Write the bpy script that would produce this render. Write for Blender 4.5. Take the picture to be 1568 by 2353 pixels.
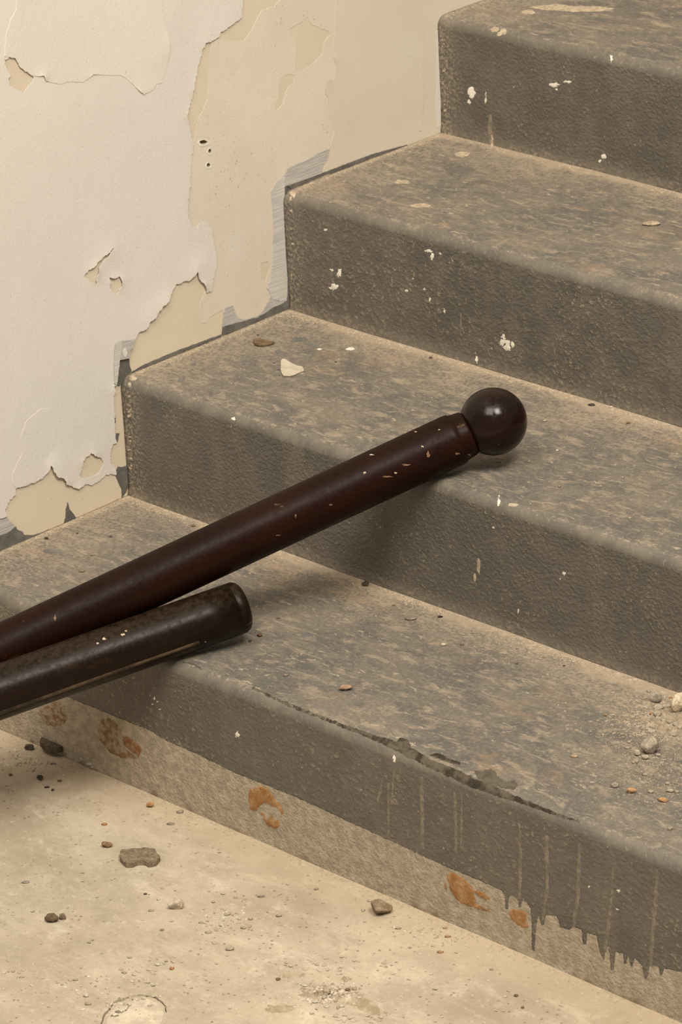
import bpy, bmesh, math, random
import numpy as np
from mathutils import Vector, Matrix, noise as mnoise
from mathutils.bvhtree import BVHTree
from mathutils.geometry import delaunay_2d_cdt

for o in list(bpy.data.objects): bpy.data.objects.remove(o, do_unlink=True)
scene = bpy.context.scene
col = scene.collection

# ------------------------------------------------------------------ camera
IW, IH = 1568.0, 2353.0
FPX = 8776.563
CAM = Vector((3.324300, -2.932090, 2.060884))
YAW, PITCH, ROLL = 2.3587581, -0.41336869, -0.052277
RISE, RUN = 0.159096, 0.300
FLOOR_Z = RISE - 0.188870
FW = Vector((math.cos(PITCH)*math.cos(YAW), math.cos(PITCH)*math.sin(YAW), math.sin(PITCH)))
_r = FW.cross(Vector((0, 0, 1))).normalized(); _u = _r.cross(FW)
RT = _r*math.cos(ROLL) + _u*math.sin(ROLL)
UP = -_r*math.sin(ROLL) + _u*math.cos(ROLL)
cd = bpy.data.cameras.new('camera'); cam = bpy.data.objects.new('camera', cd); col.objects.link(cam)
M = Matrix((RT, UP, -FW)).transposed().to_4x4(); M.translation = CAM
cam.matrix_world = M
cd.sensor_fit = 'HORIZONTAL'; cd.sensor_width = 24.0; cd.lens = FPX/IW*24.0
cd.clip_start = .1; cd.clip_end = 60
cd.dof.use_dof = True; cd.dof.focus_distance = 4.36; cd.dof.aperture_fstop = 16.0
scene.camera = cam

# ------------------------------------------------------------------ light and exposure
w = bpy.data.worlds.new('world'); scene.world = w; w.use_nodes = True
bg = w.node_tree.nodes['Background']
bg.inputs[0].default_value = (1.0, 0.93, 0.83, 1); bg.inputs[1].default_value = 0.34
def area(name, loc, target, sx, sy, power, color):
    l = bpy.data.lights.new(name, 'AREA'); l.shape = 'RECTANGLE'; l.size = sx; l.size_y = sy
    l.energy = power; l.color = color
    o = bpy.data.objects.new(name, l); col.objects.link(o); o.location = loc
    o.rotation_euler = (Vector(target)-Vector(loc)).to_track_quat('-Z', 'Y').to_euler()
    return o
TG = (.45, 0, .25)
def polar(az, el, r):
    a, e = math.radians(az), math.radians(el)
    return (TG[0]+r*math.cos(e)*math.cos(a), TG[1]+r*math.cos(e)*math.sin(a), TG[2]+r*math.sin(e))
# two windows of the stairwell behind the camera: the ball finial mirrors both
area('window_front_offscreen', polar(-66, 58, 6.3), TG, 2.6, 2.6, 236, (1, .93, .82))
area('window_right_offscreen', polar(-20, 56, 5.8), TG, 1.5, 1.5, 236, (1, .92, .80))
vs = scene.view_settings
vs.view_transform = 'Standard'; vs.look = 'None'; vs.gamma = 1.0; vs.use_curve_mapping = False
vs.exposure = 0.18

# ------------------------------------------------------------------ pixel rays onto the real surfaces
def ray(px, py): return (FW + RT*((px-IW/2)/FPX) - UP*((py-IH/2)/FPX))
def on_wall(px, py):
    v = ray(px, py); t = -CAM.x/v.x; p = CAM+v*t
    return (p.y, p.z)
def on_z(px, py, z):
    v = ray(px, py); return CAM + v*((z-CAM.z)/v.z)
MPP = 5.0/FPX      # metres per pixel near the middle of the stairs

# ------------------------------------------------------------------ node helper
class NT:
    def __init__(self, name):
        self.m = bpy.data.materials.new(name); self.m.use_nodes = True
        self.t = self.m.node_tree; self.n = self.t.nodes; self.b = self.n['Principled BSDF']
        self.tc = self.n.new('ShaderNodeTexCoord').outputs['Object']
        self.geo = self.n.new('ShaderNodeNewGeometry')
    def set(self, inp, v):
        if hasattr(v, 'is_linked') or isinstance(v, bpy.types.NodeSocket): self.t.links.new(v, inp)
        elif isinstance(v, (tuple, list)):
            inp.default_value = tuple(v)+((1,) if len(v) == 3 and len(inp.default_value) == 4 else ())
        else: inp.default_value = v
    def map(self, sc=(1, 1, 1), rot=(0, 0, 0), loc=(0, 0, 0), vec=None):
        n = self.n.new('ShaderNodeMapping'); self.set(n.inputs['Vector'], vec or self.tc)
        n.inputs['Scale'].default_value = sc; n.inputs['Rotation'].default_value = rot; n.inputs['Location'].default_value = loc
        return n.outputs[0]
    def noise(self, scale, detail=4, rough=.55, vec=None, dist=0, col=False):
        n = self.n.new('ShaderNodeTexNoise'); self.set(n.inputs['Vector'], vec or self.tc)
        n.inputs['Scale'].default_value = scale; n.inputs['Detail'].default_value = detail
        n.inputs['Roughness'].default_value = rough; n.inputs['Distortion'].default_value = dist
        return n.outputs['Color'] if col else n.outputs[0]
    def vor(self, scale, vec=None, feat='F1', rnd=1):
        n = self.n.new('ShaderNodeTexVoronoi'); n.feature = feat; self.set(n.inputs['Vector'], vec or self.tc)
        n.inputs['Scale'].default_value = scale; n.inputs['Randomness'].default_value = rnd
        return n.outputs['Distance']
    def step(self, v, a, b):
        n = self.n.new('ShaderNodeMapRange'); n.interpolation_type = 'SMOOTHSTEP'; self.set(n.inputs[0], v)
        self.set(n.inputs[1], a); self.set(n.inputs[2], b)
        return n.outputs[0]
    def math(self, op, a, b=0.0, c=0.0, clamp=False):
        n = self.n.new('ShaderNodeMath'); n.operation = op; n.use_clamp = clamp
        self.set(n.inputs[0], a); self.set(n.inputs[1], b); self.set(n.inputs[2], c)
        return n.outputs[0]
    def mul(self, a, b): return self.math('MULTIPLY', a, b)
    def add(self, a, b): return self.math('ADD', a, b, clamp=False)
    def mx(self, a, b): return self.math('MAXIMUM', a, b)
    def mix(self, f, a, b):
        n = self.n.new('ShaderNodeMix'); n.data_type = 'RGBA'; n.clamp_factor = True
        self.set(n.inputs[0], f); self.set(n.inputs[6], a); self.set(n.inputs[7], b)
        return n.outputs[2]
    def xyz(self, vec=None):
        n = self.n.new('ShaderNodeSeparateXYZ'); self.set(n.inputs[0], vec or self.tc); return n.outputs
    def bump(self, h, strength=.5, dist=.001, norm=None):
        n = self.n.new('ShaderNodeBump'); self.set(n.inputs['Height'], h); self.set(n.inputs['Strength'], strength)
        n.inputs['Distance'].default_value = dist
        if norm: self.set(n.inputs['Normal'], norm)
        return n.outputs[0]
    def out(self, color, rough=.7, spec=.4, normal=None, coat=0):
        self.set(self.b.inputs['Base Color'], color); self.set(self.b.inputs['Roughness'], rough)
        self.set(self.b.inputs['Specular IOR Level'], spec)
        if normal: self.set(self.b.inputs['Normal'], normal)
        if coat: self.b.inputs['Coat Weight'].default_value = coat
        return self.m
def S(r, g, b):
    def f(c):
        c /= 255.0
        return c/12.92 if c <= .04045 else ((c+.055)/1.055)**2.4
    return (f(r), f(g), f(b))

# ------------------------------------------------------------------ materials
def mat_step():
    k = NT('grey_painted_concrete')
    p = k.xyz(); nz = k.xyz(k.geo.outputs['True Normal'])[2]
    up = k.step(nz, .45, .95)
    big = k.noise(5, 4, .6); med = k.noise(24, 6, .65); fine = k.noise(240, 4, .65)
    # risers: stippled paint
    paint = k.mix(k.step(big, .3, .7), (.098, .087, .071), (.120, .106, .086))
    paint = k.mix(k.step(med, .40, .66), paint, (.134, .117, .094))
    st_v = k.map((1, 1, 1.25), (0, .55, 0))
    st1 = k.noise(185, 1.5, .45, st_v, .15); st2 = k.noise(420, 2, .5, st_v)
    stip = k.add(k.mul(st1, .72), k.mul(st2, .28))
    wornmask = k.step(k.noise(7, 4, .6), .42, .66)
    tips = k.mul(k.step(stip, .57, .66), k.add(k.mul(wornmask, .75), .12))
    riser = k.mix(tips, paint, (.29, .24, .17))
    sp = k.step(k.vor(120), .22, .08); spm = k.step(k.noise(15, 4, .65), .56, .68)
    riser = k.mix(k.mul(k.mul(sp, spm), .75), riser, (.47, .40, .30))
    fk = k.mul(k.step(k.vor(210, k.map(loc=(3, 1, 2))), .26, .12), k.step(k.noise(45, 4, .65), .54, .64))  # small bright glints on the stipple, put into the colour as pale flecks
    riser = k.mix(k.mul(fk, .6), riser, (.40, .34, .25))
    smear = k.step(k.noise(9, 5, .7, k.map((1.2, 1, .25))), .52, .74)
    riser = k.mix(k.mul(smear, .30), riser, (.25, .205, .145))
    # dust at the foot of each riser and beside the wall
    zf = k.math('FRACT', k.math('DIVIDE', k.add(p[2], 10*RISE-.0005), RISE))
    foot = k.step(k.add(zf, k.mul(k.math('SUBTRACT', med, .5), .30)), .085, .0)
    riser = k.mix(k.mul(foot, k.mul(k.step(stip, .35, .6), .38)), riser, (.31, .245, .172))
    wside = k.step(k.add(p[0], k.mul(k.math('SUBTRACT', med, .5), .06)), .045, .010)
    riser = k.mix(k.mul(wside, k.mul(k.step(fine, .45, .6), .6)), riser, (.38, .31, .22))
    # treads: scuffed dusty paint
    sv = k.map((.75, 1.7, 1), (0, 0, -.35))
    sc1 = k.noise(38, 9, .78, sv, .5); sc2 = k.noise(11, 8, .72, k.map((1, 1.4, 1), (0, 0, .5)), .6)
    tread = k.mix(k.step(sc2, .38, .62), (.104, .096, .083), (.165, .142, .110))
    tread = k.mix(k.mul(k.step(sc1, .50, .62), .72), tread, (.315, .248, .176))
    tread = k.mix(k.mul(k.step(fine, .50, .66), .32), tread, (.30, .245, .175))
    tread = k.mix(k.mul(k.step(fine, .50, .36), .30), tread, (.095, .082, .063))
    chip = k.mul(k.step(k.noise(85, 4, .6, k.map((.7, 1.6, 1), (0, 0, -.3)), .6), .645, .675), .8)
    tread = k.mix(chip, tread, (.36, .30, .215))
    thin = k.mul(k.step(k.noise(75, 3, .55, k.map((.2, 1.9, 1), (0, 0, .9)), .3), .67, .69), .4)
    thin2 = k.mul(k.step(k.noise(75, 3, .55, k.map((.2, 1.9, 1), (0, 0, -.5), (4, 1, 0)), .3), .675, .695), .4)
    tread = k.mix(k.mx(thin, thin2), tread, (.36, .29, .205))
    dark = k.mul(k.step(k.noise(26, 4, .6, k.map((1, 1.7, 1))), .62, .68), .5)
    tread = k.mix(dark, tread, (.092, .083, .070))
    orange = k.mul(k.step(k.noise(6.5, 7, .75, k.map((1, 1.5, 1), (0, 0, 0), (3.1, 1.7, 0))), .54, .72), .5)
    tread = k.mix(orange, tread, (.33, .205, .110))
    # dust gathers towards the inner corner and the wall
    yf = k.math('FRACT', k.math('DIVIDE', k.add(p[1], 10*RUN), RUN))
    wob = k.mul(k.math('SUBTRACT', k.noise(10, 7, .75), .5), .75)
    inner = k.mul(k.step(k.add(yf, wob), .62, 1.05), .62)
    corner = k.mul(k.step(k.add(yf, k.mul(wob, .42)), .90, .97), .9)
    winner = k.mul(k.step(k.add(p[0], k.mul(wob, .25)), .15, 0), .5)
    wcorner = k.mul(k.step(k.add(p[0], k.mul(wob, .04)), .020, .009), .9)
    dust = k.mx(k.mx(inner, corner), k.mx(winner, wcorner))
    dustc = k.mix(fine, (.27, .205, .138), (.43, .345, .245))
    tread = k.mix(k.mul(dust, k.step(k.add(fine, k.mul(corner, .25)), .30, .60)), tread, dustc)
    # rounded nosing: smooth paint with rubbed line
    nb = k.mul(k.step(k.add(nz, k.mul(k.math('SUBTRACT', fine, .5), .12)), .16, .26), k.step(nz, .999, .93))
    nose = k.mix(k.step(med, .42, .62), (.120, .106, .085), (.165, .142, .110))
    nose = k.mix(k.mul(k.step(fine, .52, .66), .3), nose, (.30, .25, .18))
    rub = k.mul(k.step(nz, .80, .97), k.step(k.noise(70, 8, .78), .545, .575))
    fl = k.step(k.noise(120, 4, .65, k.map(loc=(1, 2, 3)), .4), .63, .66)
    nose = k.mix(k.mul(fl, .55), nose, (.33, .27, .195))
    nose = k.mix(k.mul(rub, .85), nose, (.37, .30, .215))
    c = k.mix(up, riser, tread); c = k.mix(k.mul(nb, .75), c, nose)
    pores = k.mul(k.step(k.vor(170), .11, .05), .45)
    c = k.mix(k.mul(pores, up), c, (.07, .052, .036))
    flat = k.math('SUBTRACT', 1.0, k.step(nz, .05, .35))
    b1 = k.bump(stip, k.mul(flat, 1.0), .0022)
    b2 = k.bump(k.add(k.mul(sc1, .5), k.mul(fine, .5)), .35, .0012, b1)
    rough = k.add(.46, k.mul(up, .24))
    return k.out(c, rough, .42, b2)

def mat_floor():
    k = NT('bare_concrete')
    a = k.noise(3.2, 8, .7); b = k.noise(15, 8, .74, k.map((.8, 1.5, 1), (0, 0, .3)), .5); f = k.noise(230, 4, .65); g = k.noise(70, 6, .7)
    c = k.mix(k.step(a, .36, .64), (.335, .272, .192), (.475, .400, .295))
    c = k.mix(k.mul(k.step(b, .50, .70), .7), c, (.60, .52, .40))
    c = k.mix(k.mul(k.step(b, .48, .30), .6), c, (.29, .235, .165))
    c = k.mix(k.mul(k.step(g, .54, .70), .32), c, (.29, .228, .158))
    c = k.mix(k.mul(k.step(f, .52, .68), .25), c, (.27, .21, .145))
    c = k.mix(k.mul(k.step(g, .44, .30), .35), c, (.62, .54, .42))
    xy = k.xyz()
    c = k.mix(k.mul(k.step(k.noise(34, 7, .75, k.map(loc=(7, 3, 1))), .54, .68), .35), c, (.36, .29, .20))
    sp = k.mul(k.step(k.vor(105), .24, .10), k.step(k.noise(19, 4), .47, .58))
    c = k.mix(k.mul(sp, .7), c, (.15, .10, .062))
    y = xy[1]
    near = k.step(k.add(y, k.mul(k.math('SUBTRACT', b, .5), .12)), -.40, -.31)
    c = k.mix(k.mul(near, .5), c, (.40, .31, .21))
    bump = k.bump(k.add(k.mul(g, .6), k.mul(f, .4)), .55, .0014)
    return k.out(c, .8, .3, bump)

def mat_paint(name, c1, c2, speck=0.0, seed=0.0, rough=.6, grain=.42):
    k = NT(name)
    a = k.noise(4, 4, .6, k.map(loc=(seed, seed, 0))); b = k.noise(24, 5, .65, k.map(loc=(0, seed, 2)))
    c = k.mix(k.step(a, .35, .65), c1, c2)
    c = k.mix(k.mul(k.step(b, .5, .8), .25), c, tuple(x*.9 for x in c1))
    if speck:
        m = k.step(k.noise(6, 3, .6, k.map(loc=(5, seed, 1))), .42, .66)
        s = k.mul(k.mul(k.step(k.vor(150), .30, .12), k.step(k.noise(160, 2), .47, .58)), m)
        c = k.mix(k.mul(s, speck), c, (.38, .29, .17))
        c = k.mix(k.mul(m, .25*speck), c, tuple(x*y for x, y in zip(c1, (.88, .84, .74))))
    dots = k.mul(k.step(k.vor(55, k.map(loc=(seed, 3, 0))), .06, .03), .6)
    c = k.mix(dots, c, (.35, .27, .17))
    bump = k.bump(k.add(k.mul(k.noise(330, 2, .6), .5), k.mul(k.noise(60, 4, .6, k.map((1, 1, .4))), .8)), grain, .0012)
    return k.out(c, rough, .35, bump)

def mat_brushed(name, c1, c2, rotx):
    k = NT(name)
    v = k.map((1, 1, 22), (rotx, 0, 0))
    a = k.noise(20, 4, .65, v)
    c = k.mix(k.step(a, .3, .68), c1, c2)
    return k.out(c, .55, .4, k.bump(a, .3, .0008))

def mat_simple(name, c1, c2, scale=40, rough=.8, bump=.5, spec=.3, dist=.0015, lo=.4, hi=.62):
    k = NT(name)
    a = k.noise(scale, 5, .65)
    c = k.mix(k.step(a, lo, hi), c1, c2)
    return k.out(c, rough, spec, k.bump(k.noise(scale*3, 4, .65), bump, dist))

def mat_pole(name, base, wear, wearamt, rough, scratch, spec, topdust=0.0):
    k = NT(name)
    a = k.noise(18, 6, .7, k.map((1, 1, .35))); f = k.noise(150, 5, .7)
    c = k.mix(k.step(a, .35, .7), base, tuple(x*1.7 for x in base))
    wm = k.mul(k.step(k.noise(26, 8, .8, k.map((1, 1, .45)), .5), .60-.08*wearamt, .78), wearamt)
    c = k.mix(wm, c, wear)
    ch = k.step(k.noise(60, 4, .6, k.map((1, 1, .5), (0, 0, 0), (2, 5, 0))), .70, .72)
    c = k.mix(k.mul(ch, .65), c, (.10, .058, .032))
    sc = k.step(k.noise(70, 3, .6, k.map((1, 1, .09), (.35, .2, 0))), .675, .70)
    c = k.mix(k.mul(sc, scratch), c, (.085, .055, .032))
    nz = k.xyz(k.geo.outputs['Normal'])[2]
    top = k.mul(k.step(nz, .35, .95), k.step(f, .35, .65))
    c = k.mix(k.mul(top, topdust), c, (.060, .041, .023))
    r = k.add(rough, k.mul(k.step(f, .4, .7), .18))
    r = k.add(r, k.mul(k.step(nz, .5, .95), .15))
    return k.out(c, r, spec, k.bump(k.add(k.mul(f, .4), k.mul(a, .6)), .12+.25*wearamt, .0010))

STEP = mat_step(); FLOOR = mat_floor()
CREAM = mat_paint('cream_undercoat', (.64, .545, .41), (.67, .58, .445), .0, 1, .7, .1)
WHITE = mat_paint('off_white_paint', (.69, .64, .575), (.715, .67, .605), .12, 2)
TOPCOAT = mat_paint('warm_white_topcoat', (.71, .655, .565), (.73, .68, .59), .08, 7)
AGED = mat_paint('aged_yellowed_paint', (.665, .585, .475), (.70, .63, .525), 1.0, 4)
SMOOTH = mat_paint('smooth_yellowed_paint', (.63, .555, .44), (.665, .595, .485), .35, 9, .6, .12)
BLUISH_V = mat_brushed('brushed_bluish_white', (.66, .63, .57), (.47, .45, .42), 1.571)
BLUISH_D = mat_brushed('brushed_bluish_grey', (.56, .53, .48), (.36, .345, .32), .40)
GREYBAND = mat_simple('dark_grey_band_paint', (.115, .108, .096), (.17, .16, .14), 45, .6, .2)
RUST = mat_simple('rust_brown_residue', (.25, .115, .04), (.37, .26, .15), 75, .8, 1.0, .3, .003)
RUST_O = mat_simple('orange_rust_residue', (.29, .138, .045), (.39, .225, .105), 70, .7, .8, .3, .002)
RUST_P = mat_simple('pale_flaky_rust', (.40, .31, .21), (.25, .135, .06), 110, .85, 1.0, .3, .003)
BARE = mat_simple('bare_plaster_strip', (.335, .280, .205), (.455, .380, .280), 70, .75, 1.0, .35, .003)
SPLAT = mat_simple('white_paint_splash', (.70, .64, .53), (.78, .73, .63), 60, .6, .3)
TANRUN = mat_simple('dried_tan_run', (.160, .137, .103), (.25, .208, .153), 110, .6, .4)
DARKRUN = mat_simple('dark_exposed_edge', (.036, .029, .020), (.110, .091, .064), 60, .85, .8, .2, .002)
DARKSPOT = mat_simple('brown_damp_mark', (.075, .062, .043), (.115, .096, .068), 80, .7, .4)
DUST = mat_simple('tan_dust', (.33, .26, .18), (.48, .39, .28), 160, .95, .4)
SOIL = mat_simple('brown_soil', (.31, .235, .155), (.43, .345, .25), 60, .95, .8)
PATCH = mat_simple('pale_cement_patch', (.43, .36, .265), (.57, .49, .375), 45, .8, .5)
CRACK = mat_simple('broken_concrete', (.30, .24, .17), (.42, .345, .255), 150, .95, .5)
POLE_A = mat_pole('dark_brown_satin_paint', (.0092, .0028, .0013), (.038, .015, .007), .45, .33, .35, .085, .06)
BALL = mat_pole('dark_brown_gloss_ball', (.0066, .0023, .0012), (.052, .027, .012), .50, .13, .35, .22, .07)
POLE_B = mat_pole('worn_brown_paint', (.0072, .0035, .0017), (.044, .024, .010), .90, .28, .6, .13, .30)

# ------------------------------------------------------------------ object helpers
def link(name, mesh, mat=None, parent=None, label=None, cat=None, group=None, kind=None, smooth=True):
    o = bpy.data.objects.new(name, mesh); col.objects.link(o)
    if mat and not mesh.materials: mesh.materials.append(mat)
    if parent: o.parent = parent
    if label: o['label'] = label
    if cat: o['category'] = cat
    if group: o['group'] = group
    if kind: o['kind'] = kind
    if smooth and len(mesh.polygons): mesh.polygons.foreach_set('use_smooth', [True]*len(mesh.polygons))
    return o
def mk(name, verts, faces):
    m = bpy.data.meshes.new(name); m.from_pydata([tuple(v) for v in verts], [], faces); m.update(); return m
def box(name, a, b):
    x0, y0, z0 = a; x1, y1, z1 = b
    v = [(x0,y0,z0),(x1,y0,z0),(x1,y1,z0),(x0,y1,z0),(x0,y0,z1),(x1,y0,z1),(x1,y1,z1),(x0,y1,z1)]
    return mk(name, v, [(0,3,2,1),(4,5,6,7),(0,1,5,4),(1,2,6,5),(2,3,7,6),(3,0,4,7)])

# ------------------------------------------------------------------ structure
WALL_Y0 = -.70
floor = link('floor', mk('floor', [(-3,-4,FLOOR_Z),(4.5,-4,FLOOR_Z),(4.5,-.29,FLOOR_Z),(-3,-.29,FLOOR_Z),
        (-3,-4,FLOOR_Z-.1),(4.5,-4,FLOOR_Z-.1),(4.5,-.29,FLOOR_Z-.1),(-3,-.29,FLOOR_Z-.1)],
        [(0,1,2,3),(4,7,6,5),(0,4,5,1),(1,5,6,2),(2,6,7,3),(3,7,4,0)]), FLOOR, kind='structure', smooth=False,
        label='pale dusty bare concrete floor at the foot of the stairs')
wall = link('wall_left', box('wall_left', (-3, WALL_Y0, FLOOR_Z-.1), (0, 3.2, 2.7)), CREAM, kind='structure', smooth=False,
        label='cream plaster wall with layers of peeling off-white paint beside the stairs')

stairs = bpy.data.objects.new('staircase', None); col.objects.link(stairs)
stairs['label'] = 'grey painted concrete staircase with dusty treads and rounded nosings along the peeling wall'
stairs['category'] = 'stairs'
stairs.location = (0, -.3, FLOOR_Z)
STEPW = 1.9
NR = .015
def make_step(i):
    """i = 0 is the lowest step."""
    y0 = (i-1)*RUN; zt = (i+1)*RISE
    zb = FLOOR_Z-.02 if i == 0 else i*RISE-.02
    prof = []
    nr = 22
    for q in range(nr+1): prof.append((0, (zt-NR) + (zb-(zt-NR))*(1-q/nr), 0))
    for q in range(1, 11):
        a = q/10*math.pi/2
        prof.append((NR-NR*math.cos(a), zt-NR+NR*math.sin(a), 1))
    for q in range(1, 25): prof.append((NR+(RUN+.012-NR)*q/24, zt, 2))
    nx = 380; P = len(prof)
    V = []; F = []
    for ix in range(nx+1):
        x = STEPW*ix/nx
        for (py, pz, t) in prof:
            dn = mnoise.noise((x*6, i*7.3, 1.1))*.0011 + mnoise.noise((x*22, i*3.7, pz*15))*.0006
            dz = mnoise.noise((x*5, py*7+i*5, 4.2))*.0012 if t == 2 else mnoise.noise((x*5, i*5+.1, 4.2))*.0009*(1 if t == 1 else 0)
            yy = y0+py+dn
            # the foot and the wall side are slightly coved
            if t == 0: yy -= .003*math.exp(-max(pz-i*RISE, 0)/.006) if i else 0
            V.append((x, yy, pz+dz))
    for ix in range(nx):
        for q in range(P-1):
            a = ix*P+q; F.append((a, a+P, a+P+1, a+1))
    # closed back, bottom and ends
    b0 = len(V)
    for ix in (0, nx):
        V.append((STEPW*ix/nx, y0+RUN+.012, zb))
    L = [q for q in range(P)]; R = [nx*P+q for q in range(P)]
    F.append(tuple(L)+(b0,)); F.append(tuple(reversed(R+[b0+1])))
    F.append((P-1, nx*P+P-1, b0+1, b0)); F.append((0, b0, b0+1, nx*P))
    me = mk('step', V, F)
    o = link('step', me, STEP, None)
    o.parent = stairs; o.matrix_parent_inverse = Matrix.Translation(-stairs.location)
    return o
steps = [make_step(i) for i in range(6)]

def world_bvh(objs):
    V = []; F = []
    for o in objs:
        b = len(V)
        off = Vector((0, 0, 0))
        V += [v.co + off for v in o.data.vertices]
        F += [tuple(b+k for k in p.vertices) for p in o.data.polygons]
    return BVHTree.FromPolygons(V, F)
BVH = world_bvh(steps+[floor])
def hit(px, py):
    d = ray(px, py).normalized()
    loc, nrm, idx, dist = BVH.ray_cast(CAM, d)
    if loc is None: return None, None
    if nrm.dot(d) > 0: nrm = -nrm
    return loc, nrm
def drop(x, y, z=2.0):
    loc, nrm, i, d = BVH.ray_cast(Vector((x, y, z)), Vector((0, 0, -1)))
    return loc, nrm

def kid(o, parent):
    """parent o keeping world coordinates"""
    o.parent = parent
    inv = Matrix.Translation(-stairs.location) if parent is stairs else Matrix.Identity(4)
    o.matrix_parent_inverse = inv
    return o

# ------------------------------------------------------------------ irregular outlines and thin layers
def jagged(poly, seg=4.0, amp=1.3, freq=.09, seed=0, closed=True):
    out = []; _jr = random.Random(int(abs(poly[0][0])*7+abs(poly[0][1])))
    n = len(poly)
    for i in range(n if closed else n-1):
        a = Vector(poly[i][:2]); b = Vector(poly[(i+1) % n][:2]); L = (b-a).length
        k = max(1, min(int(L/seg), 160)); t = (b-a)/max(L, 1e-6); nn = Vector((-t.y, t.x))
        for q in range(k):
            p = a+(b-a)*(q/k)
            d = mnoise.noise((p.x*freq, p.y*freq, seed))*amp + mnoise.noise((p.x*freq*3.1, p.y*freq*3.1, seed+9))*amp*.6
            d += (_jr.random()-.5)*amp*.7
            out.append(p+nn*d)
    if not closed: out.append(Vector(poly[-1][:2]))
    return out
def inside(p, poly):
    c = False; n = len(poly); j = n-1
    for i in range(n):
        a, b = poly[i], poly[j]
        if (a[1] > p[1]) != (b[1] > p[1]) and p[0] < (b[0]-a[0])*(p[1]-a[1])/(b[1]-a[1])+a[0]: c = not c
        j = i
    return c
def fill(outer, holes, spacing):
    """constrained triangulation of outline + holes + inner grid; returns pts, tris, boundary edge list"""
    pts = []; edges = []
    for ring in [outer]+holes:
        b = len(pts); n = len(ring)
        pts += [Vector(p) for p in ring]; edges += [(b+i, b+(i+1) % n) for i in range(n)]
    nb = len(pts)
    xs = [p[0] for p in outer]; ys = [p[1] for p in outer]
    import numpy as np
    bp = np.array([(p[0], p[1]) for p in pts])
    y = min(ys)+spacing/2; row = 0
    rnd = random.Random(5)
    while y < max(ys):
        x = min(xs)+spacing/2+(row % 2)*spacing/2
        while x < max(xs):
            q = (x+rnd.uniform(-.2, .2)*spacing, y+rnd.uniform(-.2, .2)*spacing)
            if np.min((bp[:, 0]-q[0])**2+(bp[:, 1]-q[1])**2) > (spacing*.35)**2 and inside(q, outer) and not any(inside(q, h) for h in holes):
                pts.append(Vector(q))
            x += spacing
        y += spacing*.87; row += 1
    v, e, f, _, _, _ = delaunay_2d_cdt(pts, edges, [], 0, 1e-7)
    tris = []
    for t in f:
        c = sum((v[i] for i in t), Vector((0, 0)))/len(t)
        if inside(c, outer) and not any(inside(c, h) for h in holes): tris.append(tuple(t))
    cnt = {}
    for t in tris:
        for i in range(len(t)):
            k = (t[i], t[(i+1) % len(t)]); cnt[k] = cnt.get(k, 0)+1
    bnd = [k for k in cnt if (k[1], k[0]) not in cnt]
    return v, tris, bnd

def wall_sheet(name, poly, holes, thick, base, mat, curls=(), far=None, spacing=16, amp=1.2, label=None, seg=4, wave=0.0):
    """a coat of paint on the wall plane x=0, outline given in the photograph's pixels"""
    outer = jagged(poly, seg, amp, seed=len(poly) % 7) if far is None else None
    if far is not None:
        outer = jagged(poly, seg, amp, seed=3.3, closed=False)
    hs = [jagged(h, 3, amp, seed=1.7) for h in holes]
    def W(p): y, z = on_wall(p[0], p[1]); return Vector((y*1000, z*1000))
    o2 = [W(p) for p in outer]
    if far is not None: o2 += [Vector((a*1000, b*1000)) for a, b in far]
    h2 = [[W(p) for p in h] for h in hs]
    v, tris, bnd = fill(o2, h2, spacing)
    cw = [(W((c[0], c[1])), c[2]*.62, c[3]) for c in curls]
    V = []
    for p in v:
        x = base+thick
        for c, r, l in cw:
            d = (p-c).length
            if d < 3*r: x += l*.001*math.exp(-(d/r)**2)
        x += .0001*mnoise.noise((p.x*.02, p.y*.02, 1.0)) + wave*(.5+.5*mnoise.noise((p.x*.011, p.y*.006, 3.0)))
        V.append((max(x, base+.0001), p.x/1000, p.y/1000))
    # CDT lives in (y,z); +x must face the room
    F = []
    for t in tris:
        a, b, c = (Vector((v[i].x, v[i].y)) for i in t[:3])
        F.append(t if (b-a).cross(c-a) > 0 else tuple(reversed(t)))
    flip = {}
    for t in F:
        for i in range(len(t)): flip[(t[i], t[(i+1) % len(t)])] = 1
    mp = {}
    for a, b in bnd:
        for i in (a, b):
            if i not in mp:
                mp[i] = len(V); V.append(V[i]); V.append((max(V[i][0]-thick-.0001, .00003), V[i][1], V[i][2]))
        if (a, b) not in flip: a, b = b, a
        F.append((mp[b], mp[a], mp[a]+1, mp[b]+1))
    me = mk(name, V, F)
    o = link(name, me, mat, wall, label=label)
    return o

def wall_mark(name, poly, mat, off, amp=.8, label=None):
    return wall_sheet(name, poly, [], .0002, off, mat, spacing=8, amp=amp, label=label, seg=3)

def surf_mark(name, poly, mat, parent, t=.0004, amp=.9, spacing=7, label=None, seg=3.0, holes=(), lumps=0.0):
    """a thin layer lying on stairs or floor, outline in pixels, laid on the real surface"""
    outer = jagged(poly, seg, amp, .12, seed=len(poly)*.37)
    hs = [jagged(h, seg, amp, .12, seed=2.2) for h in holes]
    v, tris, bnd = fill([Vector(p) for p in outer], hs, spacing)
    be = set(i for e in bnd for i in e)
    V = []
    for i, p in enumerate(v):
        loc, n = hit(p.x, p.y)
        if loc is None: return None
        h = .00006 if i in be else t*(1+lumps*mnoise.noise((p.x*.13, p.y*.13, 2.0)))
        V.append(loc+n*h)
    F = []
    for tr in tris:
        a, b, c = (V[i] for i in tr[:3])
        if (b-a).cross(c-a).dot(CAM-a) < 0: tr = tuple(reversed(tr))
        F.append(tr)
    me = mk(name, V, F)
    o = link(name, me, mat, None, label=label)
    kid2(o, parent); return o
def kid2(o, parent):
    o.parent = parent
    # steps carry identity world matrices, floor and wall too
    o.matrix_parent_inverse = Matrix.Identity(4)

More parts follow.
